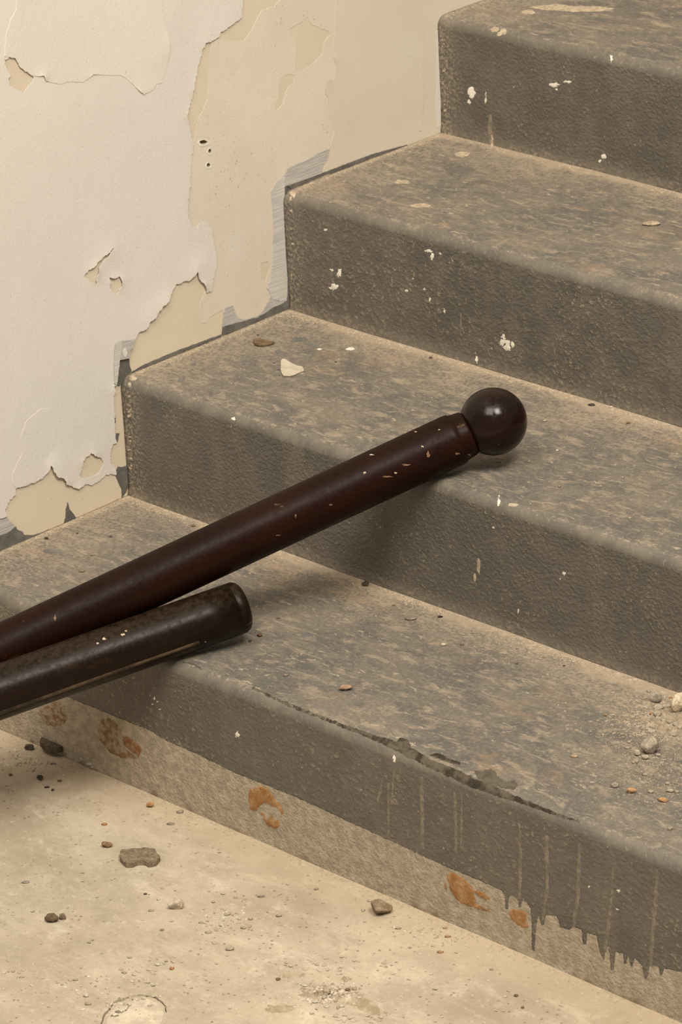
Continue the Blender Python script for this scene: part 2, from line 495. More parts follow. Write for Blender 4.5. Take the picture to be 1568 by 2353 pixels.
def ribbon(pts, width):
    """pixel polyline -> polygon of given widths"""
    L = []; R = []
    n = len(pts)
    for i, p in enumerate(pts):
        a = Vector(pts[max(i-1, 0)][:2]); b = Vector(pts[min(i+1, n-1)][:2]); t = (b-a).normalized(); nn = Vector((-t.y, t.x))
        wd = (p[2] if len(p) > 2 else width)/2
        L.append(Vector(p[:2])+nn*wd); R.append(Vector(p[:2])-nn*wd)
    return [(q.x, q.y) for q in L+R[::-1]]
def blob(cx, cy, rx, ry, seed=0, n=12, rough=.35):
    rnd = random.Random(seed)
    return [(cx+rx*(1+rnd.uniform(-rough, rough))*math.cos(2*math.pi*i/n), cy+ry*(1+rnd.uniform(-rough, rough))*math.sin(2*math.pi*i/n)) for i in range(n)]

# ------------------------------------------------------------------ wall paint
L_EDGE = [(0,1193),(15,1186),(10,1170),(22,1148),(35,1135),(33,1122),(60,1115),(85,1105),(100,1095),(110,1080),(115,1065),
 (120,1085),(130,1095),(143,1098),(150,1112),(165,1118),(180,1123),(195,1113),(210,1115),(226,1106),(242,1090),(256,1088),(266,1092),
 (266,1078),(252,1062),(252,1040),(256,1022),(266,1018),(263,1000),(262,965),(260,925),(262,900),(259,886),(265,884),(268,850),(270,826),
 (296,822),(296,808),(303,795),(308,780),(315,765),(335,755),(343,738),(355,730),(360,720),(370,703),(385,690),(395,665),(405,652),(430,645),
 (445,632),(450,622),(455,640),(468,655),(473,673),(485,668),(490,640),(497,600),(490,560),(485,527),(470,510),(456,514),(450,525),(440,520),
 (431,500),(430,470),(434,440),(436,400),(438,370),(442,340),(440,320),(434,290),(428,270),(432,250),(440,230),(446,195),(452,165),(455,150),
 (463,118),(470,98),(480,97),(495,90),(510,72),(535,55),(553,40),(557,0),(560,-60)]
L_EDGE = [(-260,1296)] + L_EDGE
L_HOLES = [[(207,1040),(230,1052),(236,1062),(228,1085),(205,1098),(186,1100),(180,1092),(187,1078),(190,1060),(198,1050)],
 [(190,634),(200,624),(219,606),(220,614),(222,628),(218,645),(223,653),(206,647),(200,641)],
 [(219,606),(236,588),(259,569),(240,592),(223,611)],
 [(249,637),(258,640),(271,634),(277,645),(278,655),(272,663),(271,671),(262,675),(250,662),(253,650)],
 [(8,137),(20,131),(33,133),(45,155),(70,172),(76,178),(65,195),(52,213),(40,207),(22,195),(17,180),(22,172),(12,155)]]
L_HOLES[1] = [(190,634),(200,624),(216,609),(240,586),(259,569),(244,590),(224,612),(222,628),(218,645),(223,653),(206,647),(200,641)]
del L_HOLES[2]
L_CURL = [(450,622,26,2.2),(465,660,16,2.4),(130,1090,22,2.6),(150,1110,16,2.0),(118,1066,18,1.6),(180,1122,16,1.2),(345,738,30,1.6),
 (370,705,22,1.2),(222,620,20,2.0),(250,585,20,1.6),(277,648,14,1.4),(256,640,12,1.2),(385,690,24,1.4),(265,890,10,1.2),(216,1046,14,1.8),(190,1062,12,1.0),
 (470,98,14,.8),(430,262,18,1.0),(445,200,18,.8)]
R_EDGE = [(508,800),(509,770),(512,745),(515,720),(510,712),(497,720),(480,730),(476,742),(462,742),(457,725),(460,695),(470,672),(478,664),
 (478,600),(470,540),(440,535),(420,500),(420,340),(430,325),(446,322),(450,300),(455,275),(468,250),(476,225),(478,190),(480,160),(482,130),
 (485,110),(490,96),(505,90),(525,95),(560,95),(580,65),(600,25),(630,15),(643,0),(662,-60)]
R_HOLES = [[(705,38),(715,55),(735,65),(755,72),(759,80),(745,95),(740,125),(715,150),(690,165),(678,160),(680,130),(683,100),(668,82),(665,68),(680,58),(695,50)],
 [(645,180),(660,170),(678,172),(675,190),(662,200),(655,215),(650,240),(635,255),(632,245),(640,225),(640,200)],
 [(600,604),(616,600),(619,620),(610,648),(600,640)],
 [(750,190),(762,182),(760,200),(752,225),(746,215)]]
PITS = [blob(x, y, rx, ry, i+20, 9, .3) for i, (x, y, rx, ry) in enumerate([(467,326,8,4.5),(482,346,4,5),(479,380,3.5,4.5)])]
def grow(poly, f, dy=0.0):
    c = sum((Vector(p) for p in poly), Vector((0, 0)))/len(poly)
    return [(c.x+(p[0]-c.x)*f, c.y+(p[1]-c.y)*f+dy) for p in poly]
R_HOLES += [grow(p, 1.25) for p in PITS]
wall_sheet('paint_layer', R_EDGE, R_HOLES, .0003, 0, AGED, far=[(3.1, 2.65), (3.1, .2), (.25, .2)], spacing=14,
   label='yellowed older coat of wall paint with brown specks', amp=1.0)
wall_sheet('paint_layer', L_EDGE, L_HOLES, .0005, .0004, WHITE, L_CURL, far=[(-.05, 2.65), (WALL_Y0+.003, 2.65), (WALL_Y0+.003, FLOOR_Z+.06), (-.33, FLOOR_Z+.10)],
   spacing=11, label='off-white top coat of wall paint curling at its torn edges', amp=2.3, seg=3, wave=.0012)
T_EDGE = [(36,-30),(36,20),(22,45),(12,80),(8,130),(20,131),(33,133),(45,155),(70,172),(85,175),(97,173),(103,186),(135,193),(160,187),(190,188),
 (212,170),(250,173),(275,172),(290,182),(310,200),(328,218),(345,208),(358,193),(370,190),(375,170),(382,145),(389,112),(384,82),(376,55),(370,20),(372,-30)]
wall_sheet('paint_layer', T_EDGE, [], .0003, .0010, TOPCOAT, [(98,176,12,1.4),(380,120,20,.7),(320,212,14,1.0),(385,90,16,.6),(212,171,14,.6)], spacing=11,
   label='thick warm white patch of overpaint', amp=1.3, wave=.0012)
R2 = [(768,85),(765,110),(770,150),(768,182),(755,186),(748,200),(752,230),(760,270),(768,300),(757,340),(748,372),(740,398),(736,430),(1120,300),(1120,-30),(772,-30)]
wall_sheet('paint_layer', R2, [], .0002, .0004, SMOOTH, [(757,186,12,1.0),(768,140,12,.5)], spacing=14, label='smooth yellowed coat beside the upper steps', amp=1.2)
# lower-left faint edges of further coats
wall_sheet('paint_layer', [(40,1060),(48,1045),(45,1000),(60,965),(90,940),(110,938),(125,965),(127,1010),(124,1040),(115,1062),(110,1080),(85,1104),(35,1121),(25,1110),(27,1085)],
   [], .0002, .0010, WHITE, spacing=9, label='loose thin flake of off-white paint', amp=1.5, wave=.0012)
# grey dado band and bluish overpaint, where it shows
BL = [
 ([(262,785),(276,782),(278,800),(272,826),(269,850),(265,884),(259,880),(259,830)], BLUISH_V, .0030),
 ([(276,783),(308,778),(303,795),(296,808),(296,822),(271,826),(276,805)], BLUISH_D, .0030),
 ([(510,750),(513,722),(517,706),(535,702),(541,722),(548,731),(562,734),(590,727),(604,714),(613,697),(622,684),(640,690),(655,692),(640,702),(605,722),(560,738)], BLUISH_D, .0007),
 ([(622,684),(618,668),(612,662),(621,640),(626,600),(628,520),(625,470),(622,440),(632,422),(654,398),(654,440),(652,500),(656,580),(660,640),(660,676),(655,690),(640,696)], BLUISH_V, .0007),
 ([(654,400),(660,388),(680,377),(700,370),(730,353),(757,341),(752,362),(742,380),(738,398),(700,412),(654,428)], BLUISH_D, .0010),
 ([(-60,1216),(0,1196),(15,1188),(25,1200),(36,1209),(15,1225),(-60,1250)], BLUISH_D, .0004),
]
BL += [([(1003,72),(1012,62),(1013,120),(1014,200),(1011,288),(1005,294),(1001,250),(1004,160)], WHITE, .0008),
 ([(966,60),(972,58),(974,150),(972,250),(968,300),(962,300),(966,180)], SMOOTH, .0009)]
for poly, m, off in BL: wall_mark('overpaint_smear', poly, m, off)
GR = [
 [(270,826),(296,823),(298,840),(302,852),(290,868),(273,888),(265,884),(268,850)],
 [(262,958),(266,960),(265,972),(262,970)], [(264,995),(274,995),(270,1015),(264,1018)],
 [(270,1072),(280,1073),(290,1070),(293,1085),(299,1095),(296,1112),(290,1130),(279,1146),(279,1125),(270,1105),(264,1090)],
 [(155,1153),(160,1170),(168,1180),(176,1191),(162,1200),(145,1206),(150,1190),(151,1170)],
 [(-60,1252),(0,1228),(35,1209),(40,1218),(52,1221),(55,1228),(75,1230),(88,1226),(112,1216),(112,1222),(72,1238),(0,1266),(-60,1290)],
 [(246,1166),(262,1152),(272,1146),(272,1150),(250,1168)],
 [(508,770),(510,752),(540,742),(590,730),(612,716),(630,704),(645,700),(658,690),(661,676),(668,690),(666,712),(630,728),(560,757)],
 [(654,428),(662,426),(672,438),(668,480),(668,600),(668,690),(660,680),(660,640),(656,580),(652,500)],
 [(654,430),(690,417),(738,398),(800,374),(860,352),(935,332),(935,337),(860,360),(800,384),(740,404),(700,420),(672,438)],
 [(284,890),(290,886),(296,900),(294,990),(294,1060),(290,1050),(288,980),(290,950),(284,930)],
 [(296,858),(330,838),(400,808),(508,768),(508,774),(400,816),(330,847)],
]
for g in GR: wall_mark('grey_band_patch', g, GREYBAND, .0011 if g[0][0] > 500 and g[0][0] < 700 else .0003, label='dark grey band paint showing on the wall')
wall_mark('paint_scrap', [(278,804),(284,798),(289,808),(284,820),(279,814)], WHITE, .0034)
# small broken pits in the wall
def carve(o, outer, rings, to3d):
    """re-cut the flat face of a box-like structure so that rings are open holes in it"""
    v, tris, bnd = fill([Vector(p) for p in outer], [[Vector(q) for q in r] for r in rings], 900)
    V = [to3d(p) for p in v]; n = to3d(Vector((0, 0)), True); F = []
    for t in tris:
        q = [V[i] for i in t[:3]]
        F.append(t if (q[1]-q[0]).cross(q[2]-q[0]).dot(n) > 0 else tuple(reversed(t)))
    old = o.data; off = len(V)
    V += [x.co.copy() for x in old.vertices]
    F += [tuple(off+i for i in p.vertices) for p in old.polygons if p.normal.dot(n) < .99]
    me = mk(old.name, V, F)
    for m in old.materials: me.materials.append(m)
    o.data = me; bpy.data.meshes.remove(old)
PLASTER = mat_simple('broken_brown_plaster', (.24, .185, .115), (.40, .325, .225), 160, .95, .8)
pit_rings = []
for i, pl in enumerate(PITS):
    ring = []
    for p in jagged(pl, 2, .5, .2, seed=i):
        y, z = on_wall(p.x, p.y); ring.append(Vector((y*1000, z*1000)))
    pit_rings.append(ring)
    c = sum(ring, Vector((0, 0)))/len(ring); n = len(ring)
    V = []
    for f, x in ((1.0, .0), (.92, -.0028), (.55, -.0058)): V += [(x, (c.x+(q.x-c.x)*f)/1000, (c.y+(q.y-c.y)*f)/1000) for q in ring]
    V.append((-.0062, c.x/1000, c.y/1000)); F = []
    for k in range(2):
        for j in range(n): F.append((k*n+j, k*n+(j+1) % n, (k+1)*n+(j+1) % n, (k+1)*n+j))
    F += [(2*n+j, 2*n+(j+1) % n, 3*n) for j in range(n)]
    me = mk('plaster_pit', V, F)
    link('plaster_pit', me, PLASTER, wall, label='small broken pit in the wall plaster', smooth=False)
    wall_sheet('plaster_rim', grow(pl, 1.75, 1.5), [grow(pl, 1.12)], .0003, .0003, SPLAT, spacing=3, amp=.6, seg=2)
carve(wall, [(WALL_Y0*1000, (FLOOR_Z-.1)*1000), (3200, (FLOOR_Z-.1)*1000), (3200, 2700), (WALL_Y0*1000, 2700)], pit_rings,
      lambda p, nrm=False: Vector((1, 0, 0)) if nrm else Vector((0, p.x/1000, p.y/1000)))

# ------------------------------------------------------------------ marks on the steps
s1, s2, s3, s4, s5, s6 = steps
BARE_TOP = [(-160,1486),(-60,1525),(60,1572),(120,1585),(175,1610),(240,1635),(300,1660),(340,1675),(390,1705),(450,1730),(500,1755),(540,1775),(575,1790),(640,1815),(700,1840),
 (784,1879),(839,1905),(884,1925),(969,1965),(1024,1990),(1084,2015),(1154,2047),(1161,2060),(1162,2088),(1168,2090),(1170,2062),(1176,2058),(1189,2064),
 (1192,2084),(1197,2085),(1199,2070),(1210,2074),(1219,2086),(1222,2120),(1223,2183),(1229,2186),(1232,2140),(1237,2102),(1245,2126),(1250,2125),(1256,2103),(1268,2104),(1280,2104),
 (1288,2130),(1309,2136),(1320,2130),(1338,2136),(1341,2168),(1348,2169),(1351,2144),(1372,2150),(1378,2180),(1384,2196),(1390,2206),(1395,2180),(1400,2174),(1406,2228),(1412,2229),
 (1417,2186),(1434,2190),(1437,2214),(1442,2213),(1446,2194),(1452,2220),(1456,2219),(1461,2200),(1478,2220),(1483,2249),(1489,2249),(1494,2220),(1514,2220),(1518,2240),(1523,2239),(1528,2225),(1568,2234),(1640,2262)]
def riser_strip():
    """unpainted foot of the lowest riser, down to the floor"""
    up = jagged(BARE_TOP, 3, 1.6, .1, closed=False)
    top = []
    for p in up:
        v = ray(p.x, p.y); q = CAM+v*((-.30-CAM.y)/v.y); top.append((q.x, q.z))
    top.sort(key=lambda q: 0) 
    poly = [Vector((a*1000, b*1000)) for a, b in top]
    poly += [Vector((top[-1][0]*1000, (FLOOR_Z-.003)*1000)), Vector((top[0][0]*1000, (FLOOR_Z-.003)*1000))]
    v, tris, bnd = fill(poly, [], 8)
    V = []
    for p in v:
        loc, n, i, d = BVH.ray_cast(Vector((p.x/1000, -1.0, p.y/1000)), Vector((0, 1, 0)))
        V.append(Vector((p.x/1000, (loc.y if loc else -.3)-.0004, p.y/1000)))
    F = []
    for t in tris:
        a, b, c = (V[i] for i in t[:3])
        F.append(t if (b-a).cross(c-a).y < 0 else tuple(reversed(t)))
    o = link('bare_strip', mk('bare_strip', V, F), BARE, None, label='unpainted foot of the riser below a dripping paint line')
    kid2(o, s1)
riser_strip()

rust = [
 ([(85,1640),(100,1622),(135,1606),(152,1622),(156,1648),(150,1664),(125,1672),(105,1665),(95,1650)], RUST_P),
 ([(239,1650),(252,1651),(266,1656),(278,1675),(285,1688),(278,1700),(285,1715),(300,1728),(321,1741),(308,1744),(278,1741),(255,1732),(239,1718),(230,1702),(225,1684),(226,1668),(232,1654)], RUST_P),
 ([(292,1691),(308,1700),(321,1711),(328,1723),(321,1741),(302,1728),(287,1714),(280,1700),(285,1688)], RUST),
 ([(262,1662),(274,1672),(282,1690),(276,1698),(266,1684),(262,1674)], RUST),
 ([(573,1812),(590,1808),(605,1805),(620,1812),(632,1830),(645,1850),(657,1862),(650,1875),(640,1860),(622,1852),(610,1846),(600,1852),(590,1866),(573,1858),(572,1835)], RUST_O),
 ([(600,1868),(606,1860),(612,1880),(622,1876),(626,1862),(632,1884),(641,1882),(646,1900),(635,1908),(615,1898),(605,1885)], RUST_O),
 ([(1025,2010),(1040,2003),(1060,2012),(1080,2030),(1088,2046),(1094,2062),(1096,2076),(1110,2088),(1100,2091),(1085,2085),(1060,2078),(1048,2066),(1036,2048),(1030,2030)], RUST_O),
 ([(1085,2042),(1110,2048),(1130,2066),(1118,2070),(1100,2060)], RUST_O), ([(1094,2074),(1112,2080),(1137,2093),(1122,2097),(1104,2089)], RUST),
 ([(1022,2022),(1027,2030),(1032,2050),(1028,2050),(1021,2036)], RUST),
 ([(1170,2090),(1185,2087),(1200,2090),(1213,2100),(1211,2115),(1221,2130),(1205,2135),(1190,2125),(1172,2108)], RUST_O),
]
for pl, m in rust: surf_mark('rust_stain', pl, m, s1, .0011, 2.0, 5, lumps=.7, label='flaking rust-coloured residue on the lowest riser')

surf_mark('dust_smear', blob(952,520,15,13,77,14,.3), TANRUN, s3, .0003, 1.6, 5, seg=2.5)
dark = [
 (ribbon([(580,1580,4),(660,1618,7),(730,1646,6),(800,1672,9),(860,1695,12),(905,1712,18),(940,1728,23),(985,1752,20),(1040,1776,23),(1090,1800,21),(1150,1822,18),(1210,1845,10),(1270,1868,8),(1332,1888,4)], 8), DARKRUN),
 ([(905,1708),(920,1696),(936,1698),(945,1712),(940,1724),(915,1720)], DARKRUN),
 ([(985,1735),(1012,1730),(1030,1742),(1056,1752),(1058,1757),(1030,1752),(1000,1745)], DARKRUN),
 ([(1088,1772),(1110,1772),(1128,1766),(1140,1772),(1144,1785),(1160,1795),(1185,1795),(1192,1806),(1180,1815),(1140,1808),(1100,1792)], DARKSPOT),
 (ribbon([(420,1522,3),(440,1524,4),(466,1540,2)], 3), DARKSPOT),
]
for pl, m in dark: surf_mark('chipped_edge', pl, m, s1, .00035, 2.6, 5, seg=2.5, label='dark chipped line along the lowest nosing')
surf_mark('chipped_edge', [(972,1732),(990,1736),(1030,1752),(1065,1768),(1060,1771),(1020,1758),(985,1744)], TANRUN, s1, .0008, 1.2, 6, label='lifted grey paint sliver')

runs = [[(1194,1890,5),(1197,1960,7),(1196,2010,8),(1194,2068,7)], [(1257,1920,7),(1256,1955,10),(1259,2000,8),(1258,2040,8),(1252,2085,7),(1248,2118,5)],
 [(1333,1935,5),(1331,1990,8),(1329,2060,9),(1321,2110,8),(1318,2138,6)], [(1409,1995,4),(1406,2060,6),(1400,2120,9),(1393,2170,8),(1391,2210,6)],
 [(1512,2000,5),(1508,2060,9),(1503,2120,9),(1498,2180,9),(1496,2222,5)],
 [(968,1785,8),(970,1830,9),(971,1900,9),(972,1950,8)], [(1045,1820,5),(1048,1880,7),(1048,1960,6)], [(1061,1825,4),(1062,1880,5),(1060,1940,4)],
 [(906,1760,4),(904,1800,5),(900,1850,4)], [(880,1788,5),(875,1815,5),(868,1840,3)], [(893,1800,4),(893,1860,5),(893,1920,4)]]
for r in runs: surf_mark('dried_run', ribbon(r, 6), TANRUN, s1, .0003, 2.4, 4, seg=2.5)

spots = [ # step, px, py, rx, ry
 (s4,1085,214,9,14),(s4,1079,233,5,6),(s4,1275,195,11,7),(s4,1306,188,10,3),(s4,1280,206,4,3),(s4,1388,357,7,8),(s4,1380,370,4,4),(s4,1405,134,4,13),(s4,1117,228,3,14),
 (s3,768,660,12,8),(s3,780,628,5,10),(s3,764,620,6,4),(s3,1155,785,10,10),(s3,1166,798,9,16),(s3,1158,775,6,8),(s3,1178,790,4,7),(s3,1096,826,4,11),(s3,935,668,4,4),(s3,976,664,3,3),(s3,988,688,2,6),(s3,1012,582,3,3),
 (s3,1022,715,3,8),(s3,748,528,4,3),(s3,985,577,9,4),(s3,994,590,4,8),(s3,950,640,2,2),
 (s2,1147,1152,3,12),(s2,537,962,4,5),(s2,532,978,2,4),(s2,1297,1317,4,5),(s2,1288,1330,3,3),(s2,1192,1404,3,5),(s2,1135,1212,4,3),
 (s1,355,1605,3,4),(s1,345,1598,2,2),(s1,362,1612,3,2),(s1,350,1618,2,2),(s1,368,1630,3,2),(s1,545,1688,5,9),(s1,1423,2047,6,4),(s1,1354,2038,3,3),(s1,907,1745,4,8),(s1,1420,2090,5,3)]
for i, (s, x, y, rx, ry) in enumerate(spots): surf_mark('paint_spot', blob(x, y, rx*.85, ry*.85, i, 14, .55), SPLAT, s, .0005, 2.2, 4, seg=2.0)
tan = [(s4,1127,298,5,34),(s4,1131,322,4,14),(s4,1137,68,9,7),(s4,1158,72,7,7),(s4,1148,78,6,5),(s3,1060,740,2,26),(s2,1100,1300,4,20),(s2,1092,1328,3,10),(s3,968,472,22,5),(s3,925,418,18,5),(s3,1062,354,20,6),
  (s4,1270,17,44,7),(s4,1340,20,60,7),(s4,1215,28,16,5),(s2,1180,1160,12,4)]
for i, (s, x, y, rx, ry) in enumerate(tan): surf_mark('dust_smear', blob(x, y, rx, ry, i+50, 12, .25), DUST if ry < 25 else TANRUN, s, .0003, .9, 5, seg=3)
for i, (s, x, y, rx, ry) in enumerate([(s2,688,780,22,5),(s2,640,808,10,5),(s2,416,874,8,5),(s2,447,837,7,4),(s2,560,830,9,4),(s2,720,792,16,5),(s1,703,1458,15,6),(s1,120,1267,22,6)]):
    surf_mark('dark_mark', blob(x, y, rx, ry, i+80, 12, .2), GREYBAND, s, .0002, .8, 5)
# crumbled plaster at the wall ends of the nosings
cr = [(s2,303,869,9,8),(s2,297,884,4,7),(s3,673,446,7,9),(s3,668,457,3,6),(s4,1024,42,6,9)]
_cr = random.Random(21)
for st, x0, y0, x1, y1, n in ((s2,296,905,299,1125,22),(s3,668,470,668,690,8),(s4,1016,70,1019,290,12)):
    for _ in range(n):
        t = _cr.random(); cr.append((st, x0+(x1-x0)*t+_cr.uniform(0, 5), y0+(y1-y0)*t, _cr.uniform(1.0, 3.2), _cr.uniform(1.2, 4.5)))
for i, (st, x, y, rx, ry) in enumerate(cr):
    surf_mark('crumbled_plaster', blob(x, y, rx, ry, i+110, 9, .45), DUST, st, .0012, 1.0, 3, lumps=.8, seg=2)

# ------------------------------------------------------------------ marks on the floor
crack_rings = []; crack_holes = []
def crack(pts, seed):
    """open V-shaped crack cut into the concrete"""
    rnd = random.Random(seed); mid = []
    for (a, b) in zip(pts[:-1], pts[1:]):
        for q in range(4):
            t = q/4; mid.append((a[0]+(b[0]-a[0])*t+rnd.uniform(-1, 1), a[1]+(b[1]-a[1])*t+rnd.uniform(-.9, .9), (a[2]+(b[2]-a[2])*t)*rnd.uniform(.55, 1.35)))
    mid.append(pts[-1])
    L = []; R = []
    for i, p in enumerate(mid):
        t = (Vector(mid[min(i+2, len(mid)-1)][:2])-Vector(mid[max(i-2, 0)][:2])).normalized(); nn = Vector((-t.y, t.x))*p[2]/2
        if i in (0, len(mid)-1): nn *= .15
        L.append(Vector(p[:2])+nn); R.append(Vector(p[:2])-nn)
    n = len(mid); crack_holes.append([(p.x, p.y) for p in L+R[::-1]])
    P3 = lambda p, d=0.0: on_z(p.x, p.y, FLOOR_Z)-Vector((0, 0, d))
    crack_rings.append([Vector((q.x*1000, q.y*1000)) for q in [P3(p) for p in L+R[::-1]]])
    V = [P3(p) for p in L]+[P3(Vector(p[:2]), .0005 if i in (0, n-1) else .0055) for i, p in enumerate(mid)]+[P3(p) for p in R]
    F = []
    for i in range(n-1): F += [(i, i+1, n+i+1, n+i), (n+i, n+i+1, 2*n+i+1, 2*n+i)]
    link('crack', mk('crack', V, F), CRACK, floor, smooth=False)
crack([(232,2356,4),(240,2332,5),(256,2314,4),(262,2303,4),(280,2297,6),(300,2290,5),(322,2286,4),(350,2289,4),(368,2300,4),(380,2312,3),(382,2328,2)], 1)
crack([(252,2334,2),(266,2335,3),(290,2321,3),(302,2306,2)], 2)
carve(floor, [(-3000, -4000), (4500, -4000), (4500, -290), (-3000, -290)], crack_rings,
      lambda p, nrm=False: Vector((0, 0, 1)) if nrm else Vector((p.x/1000, p.y/1000, FLOOR_Z)))
surf_mark('cement_patch', [(238,2375),(246,2344),(256,2326),(268,2312),(292,2303),(322,2295),(348,2298),(366,2309),(375,2326),(372,2345),(360,2375)], PATCH, floor, .0007, 1.2, 8,
   holes=[grow(crack_holes[1], 1.05)], label='pale round cement patch with cracked rim')
for pl in ([(690,2285),(720,2268),(760,2262),(800,2268),(825,2280),(870,2312),(874,2335),(850,2330),(800,2308),(760,2302),(710,2300)], blob(672,2242,34,7,4), blob(640,2318,44,10,8,14), blob(797,2250,12,5,3), blob(760,2285,55,18,31,16)):
    surf_mark('soil_smear', pl, SOIL, floor, .0004, 3.0, 7, label='thin brown soil smeared on the concrete')

# ------------------------------------------------------------------ fine loose matter (uncountable)
def grains(name, pts, mat, parent=None, label=None, cat=None):
    """pts: list of (Vector, size, seed) -> one mesh of tiny irregular octahedra"""
    V = []; F = []; rnd = random.Random(3)
    for p, s in pts:
        b = len(V); a = rnd.uniform(0, 6.28)
        sx, sy, sz = s*rnd.uniform(.6, 1.3), s*rnd.uniform(.6, 1.3), s*rnd.uniform(.35, .8)
        ca, sa = math.cos(a), math.sin(a)
        for (x, y, z) in ((sx,0,.2*sz),(0,sy,.1*sz),(-sx,0,.3*sz),(0,-sy,.2*sz),(rnd.uniform(-.3,.3)*sx,0,sz),(0,0,0)):
            V.append((p.x+ca*x-sa*y, p.y+sa*x+ca*y, p.z+z))
        F += [(b+i, b+(i+1) % 4, b+4) for i in range(4)]+[(b+(i+1) % 4, b+i, b+5) for i in range(4)]
    o = link(name, mk(name, V, F), mat, None, label=label, cat=cat, kind='stuff', smooth=False)
    return o
rng = random.Random(11)
_grid = {}
def free(p, r, owner):
    """False where a grain of another heap already lies"""
    cx, cy = int(p.x/.006), int(p.y/.006)
    for i in (-1, 0, 1):
        for j in (-1, 0, 1):
            for q, qr, ow in _grid.get((cx+i, cy+j), ()):
                if ow != owner and abs(q.z-p.z) < .02 and (q.x-p.x)**2+(q.y-p.y)**2 < (1.35*(r+qr))**2: return False
    _grid.setdefault((cx, cy), []).append((p.copy(), r, owner)); return True
def riser_y(x, y, z):
    """how far the tread is open towards the riser behind (y of the riser face)"""
    loc, nn, i, d = BVH.ray_cast(Vector((x, y, z+.0012)), Vector((0, 1, 0)))
    return loc.y if loc else 99.0
def clump(x, y): return mnoise.noise((x*9, y*9, 5.5))+.6*mnoise.noise((x*30, y*30, 2.5))
ORD = ['floor', 'lowest tread', 'second tread', 'third tread']
for i, (n, x1) in enumerate([(5200, 1.05), (9500, 1.0), (8500, 1.0), (4500, .9)]):
    pts = []
    yi = (i-1)*RUN     # inner corner in front of riser i ; i=0 is the floor
    for _ in range(n):
        x = rng.uniform(.004, x1+.2); d = abs(rng.gauss(0, .0075)); sz = rng.choice([.0005, .0006, .0008, .0008, .0012])
        if i == 2 or i == 1: d *= 1.0+1.4*max(0, clump(x, i))
        if clump(x, yi) < -.25 and rng.random() < .6: continue
        ry = riser_y(x, yi-.10, i*RISE+.0012 if i else FLOOR_Z)
        p, nn = drop(x, min(ry, yi)-1.3*sz-d, (i)*RISE+.05)
        if p and nn.z > .9 and free(p, sz, 'dust%d' % i): pts.append((p, sz))
    for _ in range(2200 if i else 0):   # along the wall
        sz = rng.choice([.0005, .0007, .0009]); d = abs(rng.gauss(0, .006))+.0012+1.3*sz; y = yi-rng.uniform(.006, .28)
        p, nn = drop(d, y, i*RISE+.05)
        if p and nn.z > .9 and free(p, sz, 'dust%d' % i): pts.append((p, sz))
    grains('dust_drift', pts, DUST, label='drift of fine tan dust along the inner corner of the '+ORD[i] if i else 'line of fine tan dust on the floor against the lowest riser', cat='dust')
pts = []
for _ in range(9000):
    x = 1585-abs(rng.gauss(0, 52)); y = 1655+rng.gauss(0, 26)+(1585-x)*-.25+8
    if rng.random() < .45: x = 1490+rng.gauss(0, 62); y = 1730+rng.gauss(0, 70)
    if x > 1600: continue
    p, nn = hit(x, y)
    sz = rng.choice([.0004, .0005, .0006, .0007, .0009, .0012]) if y > 1690 or rng.random() < .6 else rng.choice([.001, .0014, .002, .0028])
    if p and nn.z > .9 and p.y < riser_y(p.x, p.y-.01, p.z)-1.3*sz and free(p, sz, 'gravel'): pts.append((p, sz))
grains('gravel', pts, mat_simple('tan_gravel', (.25, .198, .137), (.37, .30, .215), 120, .95, .5), label='spread of fine tan rubble grit on the lowest tread', cat='gravel')
pts = []
for _ in range(2600):
    x = rng.uniform(-30, 1600); y = rng.uniform(1620, 2380)
    p, nn = hit(x, y)
    sz = rng.choice([.0005, .0005, .0006, .0008, .0011])
    if p and nn.z > .9 and p.z < FLOOR_Z+.01 and p.y < -.305 and free(p, sz, 'grit'): pts.append((p, sz))
for cx, cy, sx, sy, n in ((110,1745,90,26,420),(190,1757,40,14,160),(530,2115,60,26,110),(760,2285,60,22,520),(300,2315,50,22,120),(140,2255,120,40,60),(1010,2140,80,36,120)):
    for _ in range(n):
        p, nn = hit(rng.gauss(cx, sx*.6), rng.gauss(cy, sy*.6))
        sz = rng.choice([.0006, .0009, .0012, .0016, .0022])
        if p and nn.z > .9 and p.z < FLOOR_Z+.01 and p.y < -.305 and free(p, sz, 'grit'): pts.append((p, sz))
grains('grit', pts, mat_simple('mixed_grit', (.27, .215, .15), (.56, .49, .39), 70, .95, .4, lo=.45, hi=.55), label='scattered fine grit over the concrete floor', cat='grit')
def flakes(name, pts, mat, label, cat):
    V = []; F = []; rnd = random.Random(8)
    for p, s in pts:
        b = len(V); n = rnd.randint(5, 7); tx, ty = rnd.uniform(-.2, .2), rnd.uniform(-.2, .2)
        q = [(s*rnd.uniform(.6, 1.2)*math.cos(6.283*i/n), s*rnd.uniform(.5, 1.0)*math.sin(6.283*i/n)) for i in range(n)]
        zm = min(tx*x+ty*y for x, y in q)
        for h in (0, .0004):
            V += [(p.x+x, p.y+y, p.z+tx*x+ty*y-zm+h) for x, y in q]
        F.append(tuple(b+n+i for i in range(n)))
        F += [(b+i, b+(i+1) % n, b+n+(i+1) % n, b+n+i) for i in range(n)]
    link(name, mk(name, V, F), mat, None, label=label, cat=cat, kind='stuff', smooth=False)
pts = []
for _ in range(420):
    x = rng.uniform(-20, 1500); y = rng.uniform(1850, 2370)
    p, nn = hit(x, y)
    sz = rng.uniform(.0012, .0032)
    if p and nn.z > .9 and p.z < FLOOR_Z+.01 and p.y < -.306 and free(p, sz, 'flakes'): pts.append((p, sz))
